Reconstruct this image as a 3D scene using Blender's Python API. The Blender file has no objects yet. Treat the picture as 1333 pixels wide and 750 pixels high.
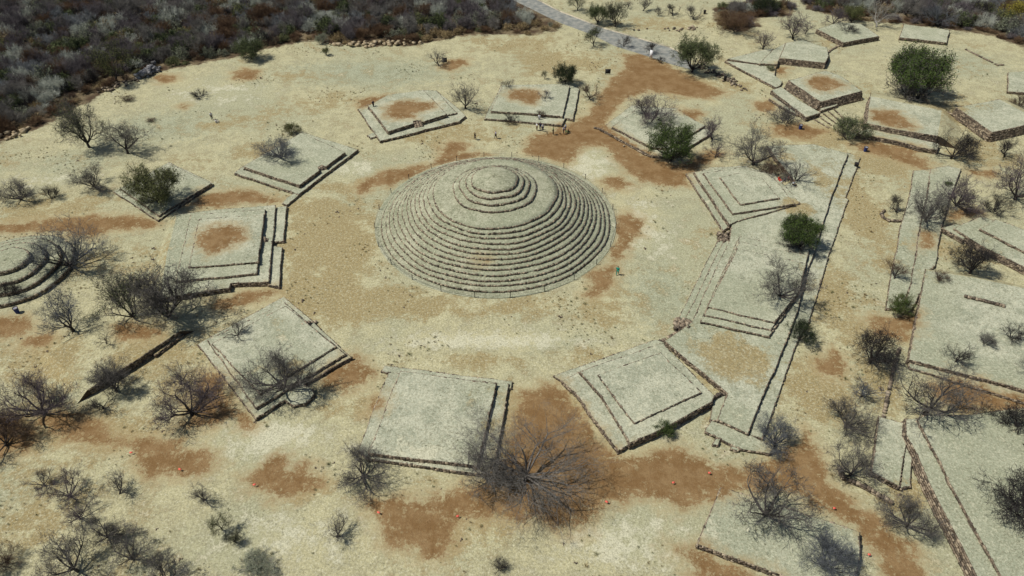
import bpy, math, random
import numpy as np
from mathutils import Vector, noise as mnoise
from mathutils.geometry import delaunay_2d_cdt
R = math.radians
S = bpy.context.scene
COL = S.collection
rnd = random.Random(7)
rng = np.random.default_rng(7)

# ------------------------------------------------------------------ camera
FOC, PIT, ROLL, CH, CX, CY = 941.3, R(40.92), R(-0.34), 70.5, 2.684, -99.08
cam = bpy.data.objects.new('camera', bpy.data.cameras.new('camera'))
COL.objects.link(cam)
cam.data.sensor_width = 36.0
cam.data.lens = 36.0 * FOC / 1333.0
cam.data.clip_end = 8000; cam.data.clip_start = 0.5
cam.location = (CX, CY, CH)
cam.rotation_mode = 'XYZ'
from mathutils import Matrix
cam.matrix_world = (Matrix.Translation((CX, CY, CH)) @ Matrix.Rotation(math.pi/2 - PIT, 4, 'X') @ Matrix.Rotation(ROLL, 4, 'Z'))
S.camera = cam

# ------------------------------------------------------------------ world, sun, exposure
SUN_EL, SUN_AZ = R(58), R(267)          # azimuth clockwise from +Y: the sun stands to the west (left)
W = bpy.data.worlds.new("World"); S.world = W; W.use_nodes = True
nt = W.node_tree; bg = nt.nodes['Background']
sky = nt.nodes.new('ShaderNodeTexSky'); sky.sky_type = 'NISHITA'; sky.sun_disc = False
sky.sun_elevation = SUN_EL; sky.sun_rotation = SUN_AZ
nt.links.new(sky.outputs[0], bg.inputs[0]); bg.inputs[1].default_value = 0.056
sl = bpy.data.lights.new('sun', 'SUN'); sl.energy = 4.3; sl.angle = R(0.5); sl.color = (1.0, 0.95, 0.84)
so = bpy.data.objects.new('sun', sl); COL.objects.link(so)
sd = Vector((math.sin(SUN_AZ)*math.cos(SUN_EL), math.cos(SUN_AZ)*math.cos(SUN_EL), math.sin(SUN_EL)))
so.rotation_mode = 'QUATERNION'; so.rotation_quaternion = sd.to_track_quat('Z', 'Y'); so.location = sd*150
S.view_settings.view_transform = 'Standard'; S.view_settings.look = 'None'
S.view_settings.exposure = 0.02; S.view_settings.gamma = 1.0

# ------------------------------------------------------------------ helpers: surveying
def G(pts, z=0.0):
    """photo survey point(s) -> ground coordinates at height z"""
    a = np.atleast_2d(np.array(pts, float))
    u = a[:, 0]-666.5; v = -(a[:, 1]-375)
    c, s = math.cos(ROLL), math.sin(ROLL); u, v = c*u-s*v, s*u+c*v
    dy = FOC*math.cos(PIT)+v*math.sin(PIT); dz = -FOC*math.sin(PIT)+v*math.cos(PIT)
    t = (z-CH)/dz
    return np.stack([CX+u*t, CY+dy*t], 1)
def depth(x, y, z=0):
    return (y-CY)*math.cos(PIT)+(CH-z)*math.sin(PIT)
def F(frame, pts):
    ox, oy, s = frame
    return [(ox+x/s, oy+y/s) for x, y in pts]
def sdf(P, poly):
    """signed distance (positive inside), clipped at 8 m"""
    poly = np.asarray(poly, float)
    lo = poly.min(0)-8; hi = poly.max(0)+8
    out = np.full(len(P), -8.0)
    m = (P[:, 0] > lo[0]) & (P[:, 0] < hi[0]) & (P[:, 1] > lo[1]) & (P[:, 1] < hi[1])
    Q = P[m]
    if len(Q) == 0: return out
    d = np.full(len(Q), 1e9); ins = np.zeros(len(Q), bool)
    n = len(poly)
    for i in range(n):
        a = poly[i]; b = poly[(i+1) % n]; e = b-a
        w = Q-a; t = np.clip((w@e)/max(e@e, 1e-9), 0, 1)
        dd = w-np.outer(t, e); d = np.minimum(d, np.einsum('ij,ij->i', dd, dd))
        c = ((a[1] > Q[:, 1]) != (b[1] > Q[:, 1]))
        with np.errstate(divide='ignore', invalid='ignore'):
            xx = (b[0]-a[0])*(Q[:, 1]-a[1])/(b[1]-a[1]+1e-12)+a[0]
        ins ^= c & (Q[:, 0] < xx)
    d = np.sqrt(d); out[m] = np.clip(np.where(ins, d, -d), -8, 8)
    return out

# ------------------------------------------------------------------ helpers: objects
def tag(o, label=None, cat=None, group=None, kind=None):
    if label: o['label'] = label
    if cat: o['category'] = cat
    if group: o['group'] = group
    if kind: o['kind'] = kind
    return o
def empty(name, loc, rz=0.0):
    o = bpy.data.objects.new(name, None); COL.objects.link(o)
    o.location = loc; o.rotation_euler = (0, 0, rz); o.empty_display_size = 0.5
    return o
def link(name, me, parent=None, link_it=True):
    o = bpy.data.objects.new(name, me)
    if link_it: COL.objects.link(o)
    if parent is not None: o.parent = parent
    return o
def npmesh(name, V, Fa, mat=None, attrs=None, smooth=False):
    """V (n,3), Fa (m,k) with constant k"""
    V = np.asarray(V, np.float32); Fa = np.asarray(Fa, np.int32)
    me = bpy.data.meshes.new(name); k = Fa.shape[1]
    me.vertices.add(len(V)); me.vertices.foreach_set('co', V.ravel())
    me.loops.add(Fa.size); me.loops.foreach_set('vertex_index', Fa.ravel())
    me.polygons.add(len(Fa)); me.polygons.foreach_set('loop_start', np.arange(0, Fa.size, k, dtype=np.int32))
    try: me.polygons.foreach_set('loop_total', np.full(len(Fa), k, np.int32))
    except Exception: pass
    if smooth: me.polygons.foreach_set('use_smooth', np.ones(len(Fa), bool))
    for nme, arr in (attrs or {}).items():
        at = me.attributes.new(nme, 'FLOAT', 'POINT'); at.data.foreach_set('value', np.asarray(arr, np.float32))
    me.update(calc_edges=True); me.validate()
    if mat: me.materials.append(mat)
    return me

# ------------------------------------------------------------------ materials
class N:
    def __init__(s, name, rough=0.9):
        s.m = bpy.data.materials.new(name); s.m.use_nodes = True
        s.t = s.m.node_tree; s.b = s.t.nodes['Principled BSDF']
        s.b.inputs['Roughness'].default_value = rough
        s.b.inputs['Specular IOR Level'].default_value = 0.15
    def n(s, typ, **k):
        nd = s.t.nodes.new(typ)
        for a, v in k.items(): setattr(nd, a, v)
        return nd
    def set(s, sock, v):
        if hasattr(v, 'is_output'): s.t.links.new(v, sock)
        else: sock.default_value = v
    def pos(s): return s.n('ShaderNodeNewGeometry').outputs['Position']
    def noise(s, scale, detail=3, rough=0.55, vec=None, dist=0.0):
        q = s.n('ShaderNodeTexNoise'); q.inputs['Scale'].default_value = scale
        q.inputs['Detail'].default_value = detail; q.inputs['Roughness'].default_value = rough
        q.inputs['Distortion'].default_value = dist
        s.set(q.inputs['Vector'], vec if vec is not None else s.pos()); return q.outputs['Fac']
    def voro(s, scale, vec=None):
        q = s.n('ShaderNodeTexVoronoi'); q.inputs['Scale'].default_value = scale
        s.set(q.inputs['Vector'], vec if vec is not None else s.pos()); return q
    def attr(s, name): return s.n('ShaderNodeAttribute', attribute_name=name).outputs['Fac']
    def math(s, op, a, b=0.0, c=0.0):
        q = s.n('ShaderNodeMath', operation=op)
        s.set(q.inputs[0], a); s.set(q.inputs[1], b); s.set(q.inputs[2], c); return q.outputs[0]
    def ramp(s, x, lo, hi, a=0.0, b=1.0):
        q = s.n('ShaderNodeMapRange', interpolation_type='SMOOTHSTEP'); s.set(q.inputs[0], x)
        q.inputs[1].default_value = lo; q.inputs[2].default_value = hi
        q.inputs[3].default_value = a; q.inputs[4].default_value = b; return q.outputs[0]
    def mix(s, f, a, b, mode='MIX'):
        q = s.n('ShaderNodeMix', data_type='RGBA', blend_type=mode); s.set(q.inputs[0], f)
        s.set(q.inputs[6], a if hasattr(a, 'is_output') else (*a, 1) if len(a) == 3 else a)
        s.set(q.inputs[7], b if hasattr(b, 'is_output') else (*b, 1) if len(b) == 3 else b); return q.outputs[2]
    def grey(s, v):
        q = s.n('ShaderNodeCombineColor'); [s.set(q.inputs[i], v) for i in range(3)]; return q.outputs[0]
    def col(s, c): s.set(s.b.inputs['Base Color'], c if hasattr(c, 'is_output') else (*c, 1))
    def bump(s, h, st=0.3, d=0.1):
        q = s.n('ShaderNodeBump'); q.inputs['Strength'].default_value = st; q.inputs['Distance'].default_value = d
        s.set(q.inputs['Height'], h); s.t.links.new(q.outputs[0], s.b.inputs['Normal'])

PALE = (0.495, 0.465, 0.285); TAN = (0.27, 0.20, 0.085); DIRT = (0.195, 0.115, 0.048)
def turf_material(name, pale, grey, green=0.5, speck=0.6, tanbias=0.0):
    """dry grass with worn earth; attributes: dirt (signed metres), tan (0..1), wild (signed metres)"""
    g = N(name, 0.95)
    big = g.noise(0.045, 5, 0.6); mid = g.noise(0.35, 5, 0.65); fine = g.noise(2.0, 6, 0.78); vfine = g.noise(4.2, 4, 0.85)
    gr = g.noise(1.0, 7, 0.8)
    c = g.mix(g.ramp(g.math('ADD', g.math('MULTIPLY', mid, 0.5), g.math('MULTIPLY', gr, 0.5)), 0.42, 0.60), pale, grey)
    c = g.mix(g.math('MULTIPLY', g.ramp(big, 0.44, 0.60), green), c, (0.31, 0.335, 0.235))
    lf = g.math('ADD', g.attr('lush'), g.math('MULTIPLY', g.math('SUBTRACT', gr, 0.5), 2.4))
    c = g.mix(g.math('MULTIPLY', g.ramp(lf, 0.25, 0.95), 0.75), c, g.mix(g.ramp(mid, .4, .6), (0.335, 0.365, 0.265), (0.255, 0.275, 0.185)))
    ta = g.math('ADD', g.attr('tan'), g.math('MULTIPLY', g.math('SUBTRACT', mid, 0.5), 2.0))
    ta = g.math('ADD', ta, g.math('MULTIPLY', g.math('SUBTRACT', gr, 0.5), 2.2))
    ta = g.math('ADD', ta, g.math('MULTIPLY', g.math('SUBTRACT', g.noise(0.09, 4), 0.5), 1.8))
    tf = g.ramp(g.math('ADD', ta, tanbias), 0.12, 0.62)
    tcol = g.mix(g.ramp(fine, 0.35, 0.65), TAN, (0.37, 0.30, 0.15))
    c = g.mix(g.math('MULTIPLY', tf, 0.9), c, tcol)
    wf = g.math('ADD', g.attr('tan'), g.math('ADD', g.math('MULTIPLY', g.math('SUBTRACT', gr, 0.5), -2.6), g.math('MULTIPLY', g.math('SUBTRACT', mid, 0.5), -3.0)))
    c = g.mix(g.math('MULTIPLY', g.ramp(wf, -0.30, -0.85), 0.75), c, (0.64, 0.625, 0.47))
    # grain: tufts dark and bleached blades light
    sp2 = g.math('MULTIPLY', g.ramp(g.noise(2.2, 4, 0.9), 0.55, 0.64), g.ramp(g.noise(0.22, 4), 0.34, 0.62))
    c = g.mix(g.math('MULTIPLY', sp2, speck), c, (0.085, 0.085, 0.05))
    c = g.mix(g.math('MULTIPLY', g.ramp(vfine, 0.45, 0.60), 0.52), c, (0.165, 0.155, 0.095))
    c = g.mix(g.math('MULTIPLY', g.ramp(g.noise(3.1, 5, 0.88), 0.51, 0.62), 0.5), c, (0.68, 0.67, 0.50))
    # earth
    dn = g.math('ADD', g.math('MULTIPLY', g.math('SUBTRACT', g.noise(0.45, 7, 0.74), 0.5), 7.0), g.math('MULTIPLY', g.math('SUBTRACT', fine, 0.5), 3.0))
    dm = g.math('ADD', g.attr('dirt'), dn)
    dcol = g.mix(g.ramp(g.noise(0.4, 6, 0.72), 0.38, 0.62), DIRT, (0.265, 0.175, 0.085))
    dcol = g.mix(g.math('MULTIPLY', g.ramp(vfine, 0.45, 0.65), 0.45), dcol, (0.13, 0.07, 0.033))
    dcol = g.mix(g.math('MULTIPLY', g.ramp(g.noise(3.0, 5, 0.8), 0.56, 0.68), 0.5), dcol, (0.33, 0.24, 0.13))
    isl = g.math('MULTIPLY', g.ramp(g.noise(0.9, 7, 0.82), 0.54, 0.59), g.ramp(g.attr('dirt'), 3.2, 0.6))
    halo = g.math('MULTIPLY', g.ramp(dm, -2.4, 0.2), 0.65)
    c = g.mix(halo, c, g.mix(g.ramp(fine, .4, .6), (0.315, 0.235, 0.115), (0.42, 0.345, 0.20)))
    c = g.mix(g.math('MULTIPLY', g.ramp(dm, -0.5, 0.5), g.math('SUBTRACT', 1.0, g.math('MULTIPLY', isl, 0.75))), c, dcol)
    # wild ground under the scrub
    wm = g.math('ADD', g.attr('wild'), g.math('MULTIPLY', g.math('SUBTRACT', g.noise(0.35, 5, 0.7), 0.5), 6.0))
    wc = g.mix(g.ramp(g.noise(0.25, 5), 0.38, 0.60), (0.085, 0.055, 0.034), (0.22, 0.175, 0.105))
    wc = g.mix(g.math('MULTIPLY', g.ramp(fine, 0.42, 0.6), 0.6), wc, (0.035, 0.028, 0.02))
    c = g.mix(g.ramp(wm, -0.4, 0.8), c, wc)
    g.col(c)
    g.bump(g.math('ADD', g.math('MULTIPLY', fine, 0.6), g.math('MULTIPLY', vfine, 0.4)), 1.0, 0.16)
    return g.m
M = {}
M['ground'] = turf_material('dry_grass_ground', PALE, (0.34, 0.32, 0.20), 0.5, 0.6, 0.07)
M['turf'] = turf_material('platform_turf', (0.49, 0.50, 0.385), (0.29, 0.315, 0.235), 0.7, 0.9, -0.38)
M['mound'] = turf_material('mound_turf', (0.41, 0.415, 0.305), (0.205, 0.22, 0.145), 0.8, 1.0, -0.42)

def stone_material():
    g = N('basalt_stone', 0.9)
    a = g.attr('tone')
    c = g.mix(g.ramp(a, 0.0, 0.6), (0.085, 0.07, 0.056), (0.215, 0.17, 0.125))
    c = g.mix(g.ramp(a, 0.6, 1.0), c, (0.42, 0.35, 0.255))
    c = g.mix(g.math('MULTIPLY', g.ramp(g.noise(7, 4, 0.7), 0.4, 0.7), 0.4), c, (0.07, 0.058, 0.046))
    g.col(c); g.bump(g.noise(12, 4), 0.5, 0.04); return g.m
M['stone'] = stone_material()
def simple(name, c1, c2, scale=3, rough=0.9, bump=0.0):
    g = N(name, rough); f = g.noise(scale, 5, 0.65)
    g.col(g.mix(g.ramp(f, 0.35, 0.65), c1, c2))
    if bump: g.bump(f, bump, 0.05)
    return g.m
M['earth'] = simple('wall_core_earth', (0.10, 0.075, 0.05), (0.055, 0.042, 0.03), 4)
M['bark'] = simple('grey_bark', (0.085, 0.075, 0.07), (0.20, 0.185, 0.17), 5)
M['bark_dark'] = simple('dark_bark', (0.03, 0.026, 0.024), (0.075, 0.065, 0.06), 5)
M['bark_pale'] = simple('pale_bark', (0.30, 0.29, 0.27), (0.45, 0.43, 0.40), 5)
TW = {'grey': ((0.062, 0.058, 0.055), (0.155, 0.145, 0.135)), 'blue': ((0.065, 0.072, 0.084), (0.15, 0.162, 0.178)),
      'purple': ((0.062, 0.05, 0.054), (0.15, 0.125, 0.135)), 'brown': ((0.065, 0.044, 0.032), (0.14, 0.098, 0.072)),
      'dark': ((0.022, 0.020, 0.020), (0.06, 0.055, 0.053)), 'pale': ((0.20, 0.19, 0.17), (0.36, 0.34, 0.30)),
      'wgrey': ((0.10, 0.096, 0.09), (0.24, 0.225, 0.205)), 'wblue': ((0.13, 0.14, 0.15), (0.30, 0.315, 0.32)), 'wpurple': ((0.085, 0.074, 0.08), (0.20, 0.178, 0.185)),
      'rust': ((0.085, 0.05, 0.032), (0.17, 0.112, 0.068)), 'silver': ((0.32, 0.345, 0.31), (0.56, 0.58, 0.50))}
for k, (a, b) in TW.items(): M['twig_'+k] = simple('twigs_'+k, a, b, 0.8)
LF = {'olive': ((0.09, 0.105, 0.038), (0.175, 0.185, 0.08)), 'green': ((0.038, 0.066, 0.016), (0.10, 0.145, 0.04)),
      'dark': ((0.016, 0.028, 0.012), (0.04, 0.058, 0.022)), 'bright': ((0.06, 0.12, 0.02), (0.16, 0.22, 0.05)),
      'sage': ((0.15, 0.175, 0.12), (0.27, 0.29, 0.20)), 'yellow': ((0.22, 0.20, 0.03), (0.38, 0.33, 0.06)),
      'straw': ((0.24, 0.18, 0.09), (0.40, 0.32, 0.17)), 'mid': ((0.065, 0.088, 0.035), (0.13, 0.155, 0.07))}
for k, (a, b) in LF.items(): M['leaf_'+k] = simple('leaves_'+k, a, b, 1.3)
M['asphalt'] = simple('worn_asphalt', (0.17, 0.185, 0.18), (0.30, 0.30, 0.27), .7, 0.9, 0.2)
M['concrete'] = simple('kerb_concrete', (0.42, 0.37, 0.27), (0.55, 0.50, 0.38), 2, 0.9, 0.2)
M['iron'] = simple('dark_iron', (0.035, 0.03, 0.028), (0.07, 0.06, 0.055), 6, 0.6)
M['rope'] = simple('grey_rope', (0.12, 0.11, 0.10), (0.20, 0.18, 0.16), 6)
M['board_black'] = simple('black_panel', (0.012, 0.012, 0.015), (0.03, 0.03, 0.032), 3, 0.5)
M['white'] = simple('white_paint', (0.72, 0.74, 0.78), (0.82, 0.83, 0.86), 3, 0.6)
M['blue'] = simple('blue_plastic', (0.02, 0.03, 0.12), (0.04, 0.06, 0.22), 3, 0.5)
M['cloth_grey'] = simple('bin_liner', (0.2, 0.2, 0.24), (0.3, 0.3, 0.34), 4)
M['red'] = simple('red_cloth', (0.65, 0.03, 0.03), (0.75, 0.06, 0.05), 5, 0.8)
M['flag'] = simple('coral_flag_cloth', (0.70, 0.12, 0.09), (0.78, 0.18, 0.13), 5, 0.8)
M['rock'] = simple('pale_rock', (0.28, 0.22, 0.14), (0.42, 0.35, 0.24), 1.2, 0.9, 0.4)
M['rock_grey'] = simple('grey_rock', (0.10, 0.10, 0.105), (0.36, 0.36, 0.37), 2.5, 0.9, 0.4)

# ------------------------------------------------------------------ worn earth patches (world outlines)
f6 = (330, 190, 3.75); f7 = (660, 190, 3.75); fSW = (0, 370, 3.75); fBL = (0, 550, 3.75); fB2 = (330, 550, 3.75)
fB3 = (660, 550, 3.75); fZ5 = (0, 190, 3.75); f4b = (993, 370, 3.75); fR = (1100, 190, 4.167)
fP9 = (200, 250, 5.358); fP10 = (240, 370, 4.1667); fP8 = (290, 150, 5.358); fP7 = (455, 100, 7.5); fP6 = (620, 90, 7.5)
fP5 = (770, 100, 5.358); fP4 = (880, 190, 5.358); fP3 = (860, 290, 4.686); fP3b = (900, 400, 3.75); fP2 = (700, 420, 4.168)
fP1 = (460, 460, 4.4125); fP11 = (890, 620, 4.597); fP13 = (1110, 540, 3.571); fP12 = (1130, 330, 3.571)
fNa = (930, 30, 7.5); fNb = (1000, 80, 7.5); fNc = (1100, 100, 5.72); fNd = (1050, 20, 4.71)
DIRTS = [
 (0, [(-60, 300), (0, 292), (60, 287), (110, 281), (160, 281), (190, 284), (215, 291), (190, 298), (160, 297), (125, 306), (105, 309), (60, 301), (0, 303), (-60, 312)]),
 (0, [(255, 262), (262, 253), (290, 250), (330, 248), (360, 258), (362, 263), (340, 262), (300, 267), (262, 271), (240, 268)]),
 (1.6, F(fP9, [(300, 345), (330, 270), (400, 235), (500, 230), (605, 240), (625, 330), (560, 370), (480, 390), (390, 430), (330, 395)])),
 (0, F(fP10, [(150, 80), (195, 80), (300, 55), (500, 25), (520, 55), (380, 95), (230, 145), (195, 150), (170, 120)])),
 (0, [(265, 485), (292, 495), (304, 525), (290, 550), (262, 560), (240, 552), (252, 520)]),
 (0, [(-20, 540), (20, 545), (50, 560), (40, 585), (-20, 600)]),
 (0, [(150, 430), (190, 425), (215, 440), (190, 452), (160, 448)]),
 (0, [(422, 493), (455, 465), (463, 462), (469, 469), (486, 485), (477, 503), (453, 507), (423, 503)]),
 (.45, F(fP1, [(95, 335), (100, 290), (140, 238), (175, 260), (150, 320)])),
 (0, [(-20, 415), (0, 414), (30, 412), (45, 425), (20, 437), (-20, 442)]),
 (0, F(fSW, [(130, 260), (270, 230), (255, 275), (180, 310), (100, 300)])),
 (0, F(fBL, [(150, -30), (250, -60), (420, -40), (500, 0), (540, 60), (640, 90), (740, 75), (870, 90), (900, 140), (1000, 130), (1060, 200), (1000, 240), (900, 265), (740, 260), (680, 200), (660, 140), (540, 110), (250, 60)])),
 (0, F(fSW, [(1130, 570), (1180, 640), (1240, 700), (1200, 700), (1120, 640), (1100, 590)])),
 (0, F(fB2, [(-40, 280), (60, 200), (130, 165), (180, 215), (260, 195), (340, 280), (270, 320), (180, 350), (110, 365), (20, 320), (-40, 310)])),
 (0, [(480, 648), (500, 650), (565, 650), (600, 636), (640, 620), (660, 590), (668, 540), (680, 510), (725, 500), (745, 525), (765, 550), (790, 585), (805, 597), (850, 592), (880, 581), (905, 593), (930, 608), (960, 612), (985, 606), (1010, 595), (1030, 580), (1050, 560), (1060, 580), (1070, 598), (1081, 627), (1100, 643), (1118, 662), (1142, 670), (1165, 700), (1188, 710), (1196, 731), (1215, 765), (1165, 765), (1142, 723), (1129, 702), (1110, 683), (1081, 667), (1054, 657), (1040, 640), (1000, 632), (975, 638), (945, 648), (895, 655), (885, 660), (860, 652), (835, 645), (815, 648), (790, 655), (770, 670), (765, 682), (735, 690), (700, 680), (660, 675), (625, 672), (596, 672), (590, 700), (575, 728), (555, 728), (540, 718), (515, 710), (500, 700), (490, 680)]),
 (0, F(fB3, [(790, 600), (870, 630), (930, 620), (990, 660), (1100, 700), (1300, 800), (930, 800), (880, 680), (830, 640)])),
 (0, F(f7, [(530, 345), (580, 325), (640, 345), (665, 380), (640, 430), (590, 470), (570, 530), (540, 560), (530, 600), (510, 660), (450, 730), (400, 740), (380, 725), (420, 680), (400, 635), (440, 600), (510, 580), (515, 510), (540, 440), (525, 400)])),
 (0, F(f6, [(495, 205), (560, 160), (640, 120), (720, 110), (840, 95), (900, 60), (920, 0), (1000, -15), (1050, 0), (1000, 30), (1150, 42), (1060, 60), (900, 90), (800, 140), (740, 170), (640, 190), (560, 215), (520, 225)])),
 (0, [(682, 199), (690, 180), (745, 160), (765, 150), (780, 125), (800, 100), (815, 88), (812, 72), (835, 70), (860, 80), (900, 100), (945, 120), (925, 128), (885, 124), (845, 118), (815, 128), (800, 142), (785, 162), (830, 195), (880, 215), (925, 196), (945, 200), (915, 215), (897, 228), (893, 240), (860, 241), (835, 235), (815, 222), (800, 205), (790, 192), (765, 190), (750, 197), (748, 205), (738, 214), (715, 207)]),
 (0, [(782, 236), (805, 230), (822, 240), (815, 246), (790, 244)]),
 (0, [(985, 135), (1000, 131), (1012, 140), (1000, 148), (985, 142)]),
 (0, [(882, 141), (915, 147), (905, 156), (890, 152)]),
 (.5, F(fP7, [(70, 265), (110, 210), (200, 175), (290, 160), (375, 170), (330, 210), (240, 240), (190, 280), (130, 300)])),
 (1.1, F(fP7, [(350, 300), (450, 260), (620, 240), (750, 250), (850, 245), (830, 310), (700, 335), (640, 370), (630, 410), (560, 415), (380, 410), (340, 370)])),
 (.9, F(fP6, [(290, 260), (340, 210), (480, 195), (640, 215), (640, 260), (570, 350), (540, 350), (440, 320), (370, 300)])),
 (0, F((330, 0, 3.75), [(910, 330), (940, 295), (1040, 288), (1040, 312), (960, 345)])),
 (0, F((0, 0, 3.75), [(740, 375), (780, 360), (870, 370), (860, 395), (800, 407)])),
 (0, F((0, 0, 3.75), [(1138, 352), (1200, 333), (1262, 345), (1250, 382), (1190, 392), (1140, 380)])),
 (0, F((0, 0, 3.75), [(872, 520), (895, 510), (918, 515), (900, 528)])),
 (1.8, F(fNb, [(390, 190), (440, 145), (560, 150), (680, 180), (745, 240), (640, 270), (570, 290), (440, 270), (400, 230)])),
 (1.8, F(fNc, [(175, 260), (240, 245), (400, 260), (440, 300), (515, 360), (500, 390), (320, 365), (190, 320)])),
 (0, F(fNb, [(80, 60), (180, 60), (170, 110), (90, 125)])),
 (0, F(fNc, [(340, 590), (480, 560), (640, 640), (600, 690), (420, 640)])),
 (0, F(fNc, [(900, 690), (1100, 700), (1120, 740), (980, 745)])),
 (0, [(1107, 188), (1135, 183), (1200, 196), (1185, 205), (1130, 200)]),
 (0, F(f4b, [(270, 405), (300, 350), (345, 315), (380, 345), (400, 395), (380, 435), (330, 445)])),
 (.3, F(f4b, [(590, 160), (740, 140), (750, 180), (700, 270), (560, 250), (500, 160)])),
 (0, F(f4b, [(810, 540), (850, 490), (930, 465), (1060, 500), (1120, 540), (1275, 560), (1400, 590), (1400, 640), (1100, 625), (960, 630), (880, 570)])),
 (.6, F(fR, [(410, 490), (440, 465), (480, 470), (490, 510), (480, 550), (420, 550)])),
 (0, F(fR, [(570, 350), (700, 340), (740, 370), (640, 390), (560, 410)])),
 (0, F((330, 0, 3.75), [(918, 715), (960, 690), (1040, 710), (1030, 735), (940, 760)])),
 (0, [(1002, 165), (1040, 160), (1080, 172), (1050, 180), (1010, 176)]),
]
DIRTW = [G(p, z) for z, p in DIRTS]
TANS = [  # px, py, rx(px), ry(px), strength
 (410, 270, 45, 20, .7), (430, 320, 65, 50, .95), (415, 380, 60, 40, .95), (470, 400, 70, 30, .9), (560, 400, 70, 18, .8), (610, 465, 80, 14, .6),
 (640, 400, 70, 10, .5), (700, 395, 40, 14, .6), (740, 460, 60, 15, .45), (790, 400, 40, 30, .4), (840, 350, 30, 25, .3), (450, 240, 40, 16, .7),
 (380, 490, 40, 20, .5), (440, 530, 40, 30, .5), (120, 560, 110, 30, .7), (60, 600, 80, 60, .4), (30, 690, 60, 60, .6), (200, 470, 90, 30, .55),
 (70, 470, 70, 30, .6), (150, 330, 70, 25, .35), (60, 270, 60, 25, .5), (240, 500, 60, 40, .6), (700, 560, 100, 60, .7), (640, 690, 90, 30, .5),
 (730, 80, 60, 20, .6), (690, 60, 60, 14, .5), (600, 175, 80, 25, .4), (1110, 260, 30, 80, .7), (1085, 400, 40, 80, .7), (1060, 500, 40, 40, .7),
 (1150, 210, 60, 20, .8), (1060, 175, 50, 15, .8), (955, 470, 48, 38, 1.35), (1035, 275, 26, 14, 1.1), (1065, 235, 14, 26, .9), (1020, 210, 18, 12, .9), (1030, 280, 30, 25, .5), (1200, 350, 40, 60, .35), (1260, 330, 60, 20, .4),
 (1180, 640, 50, 40, .5), (1150, 500, 30, 60, .6), (1230, 150, 60, 25, .45), (900, 110, 40, 14, .7), (960, 110, 30, 10, .6), (350, 200, 40, 14, .6),
 (420, 130, 60, 18, .4), (380, 100, 40, 12, .3), (280, 160, 40, 14, .4), (1270, 200, 50, 20, .5), (1310, 330, 30, 20, .3), (1130, 640, 20, 20, .5),
 (640, 445, 170, 16, -.75), (500, 425, 40, 20, -.5), (840, 300, 40, 50, -.55), (455, 222, 40, 14, -.7), (350, 570, 90, 34, -.7), (800, 705, 130, 40, -.65), (560, 600, 50, 16, -.8),
 (380, 700, 120, 50, -.45), (770, 215, 30, 22, -.7), (60, 235, 60, 14, -.4), (290, 120, 90, 20, -.4), (600, 205, 60, 12, -.5), (840, 560, 60, 16, -.6), (1230, 690, 40, 40, -.3), (450, 480, 30, 14, -.4),
 (560, 620, 40, 15, .3), (400, 640, 40, 20, .5), (1100, 120, 40, 15, .3), (860, 30, 80, 8, .3)]
TANW = []
for x, y, rx, ry, s in TANS:
    c = G((x, y))[0]; a = G((x+rx, y))[0]; b = G((x, y+ry))[0]
    TANW.append((c[0], c[1], abs(a[0]-c[0])+.1, abs(b[1]-c[1])+.1, s*1.2))
LUSHW = []
for x, y, rx, ry, s in [(860, 385, 60, 60, 1), (200, 165, 140, 34, .8), (470, 95, 170, 24, 1), (330, 200, 60, 20, .6), (1240, 80, 90, 30, .8), (720, 455, 60, 18, .6), (30, 640, 70, 70, .5), (1180, 330, 40, 60, .5), (100, 210, 80, 24, .7)]:
    c = G((x, y))[0]; a = G((x+rx, y))[0]; b = G((x, y+ry))[0]
    LUSHW.append((c[0], c[1], abs(a[0]-c[0])+.1, abs(b[1]-c[1])+.1, s))
# scrubland beyond the clearing
WL = G([(-260, 290), (-120, 235), (0, 186), (30, 174), (60, 163), (120, 130), (150, 112), (190, 98), (230, 89), (262, 83), (300, 76), (328, 69), (360, 62), (398, 53), (425, 57), (480, 60), (530, 61), (570, 54), (602, 47), (650, 45), (690, 46), (725, 40), (733, 30), (706, 16), (672, -2), (650, -20)])
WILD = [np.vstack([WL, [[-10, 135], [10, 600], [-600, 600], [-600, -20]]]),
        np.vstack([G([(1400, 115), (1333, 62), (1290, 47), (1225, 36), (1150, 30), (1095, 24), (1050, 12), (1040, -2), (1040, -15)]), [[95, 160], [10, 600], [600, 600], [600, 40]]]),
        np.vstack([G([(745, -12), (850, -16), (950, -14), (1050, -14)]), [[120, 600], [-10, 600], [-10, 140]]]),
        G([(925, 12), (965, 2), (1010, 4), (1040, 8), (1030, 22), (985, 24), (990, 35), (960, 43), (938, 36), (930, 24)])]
def fields(P):
    d = np.full(len(P), -8.0); w = d.copy()
    for q in DIRTW: d = np.maximum(d, sdf(P, q))
    for q in WILD: w = np.maximum(w, sdf(P, q))
    t = np.zeros(len(P)); tn = t.copy()
    for cx, cy, rx, ry, s in TANW:
        e_ = s*np.exp(-(((P[:, 0]-cx)/rx)**2+((P[:, 1]-cy)/ry)**2)*1.1)
        if s > 0: t = np.maximum(t, e_)
        else: tn = np.minimum(tn, e_)
    lu = np.zeros(len(P))
    for cx, cy, rx, ry, s in LUSHW: lu = np.maximum(lu, s*np.exp(-(((P[:, 0]-cx)/rx)**2+((P[:, 1]-cy)/ry)**2)*1.1))
    return {'dirt': d, 'tan': t+tn, 'wild': w, 'lush': lu}

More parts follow.
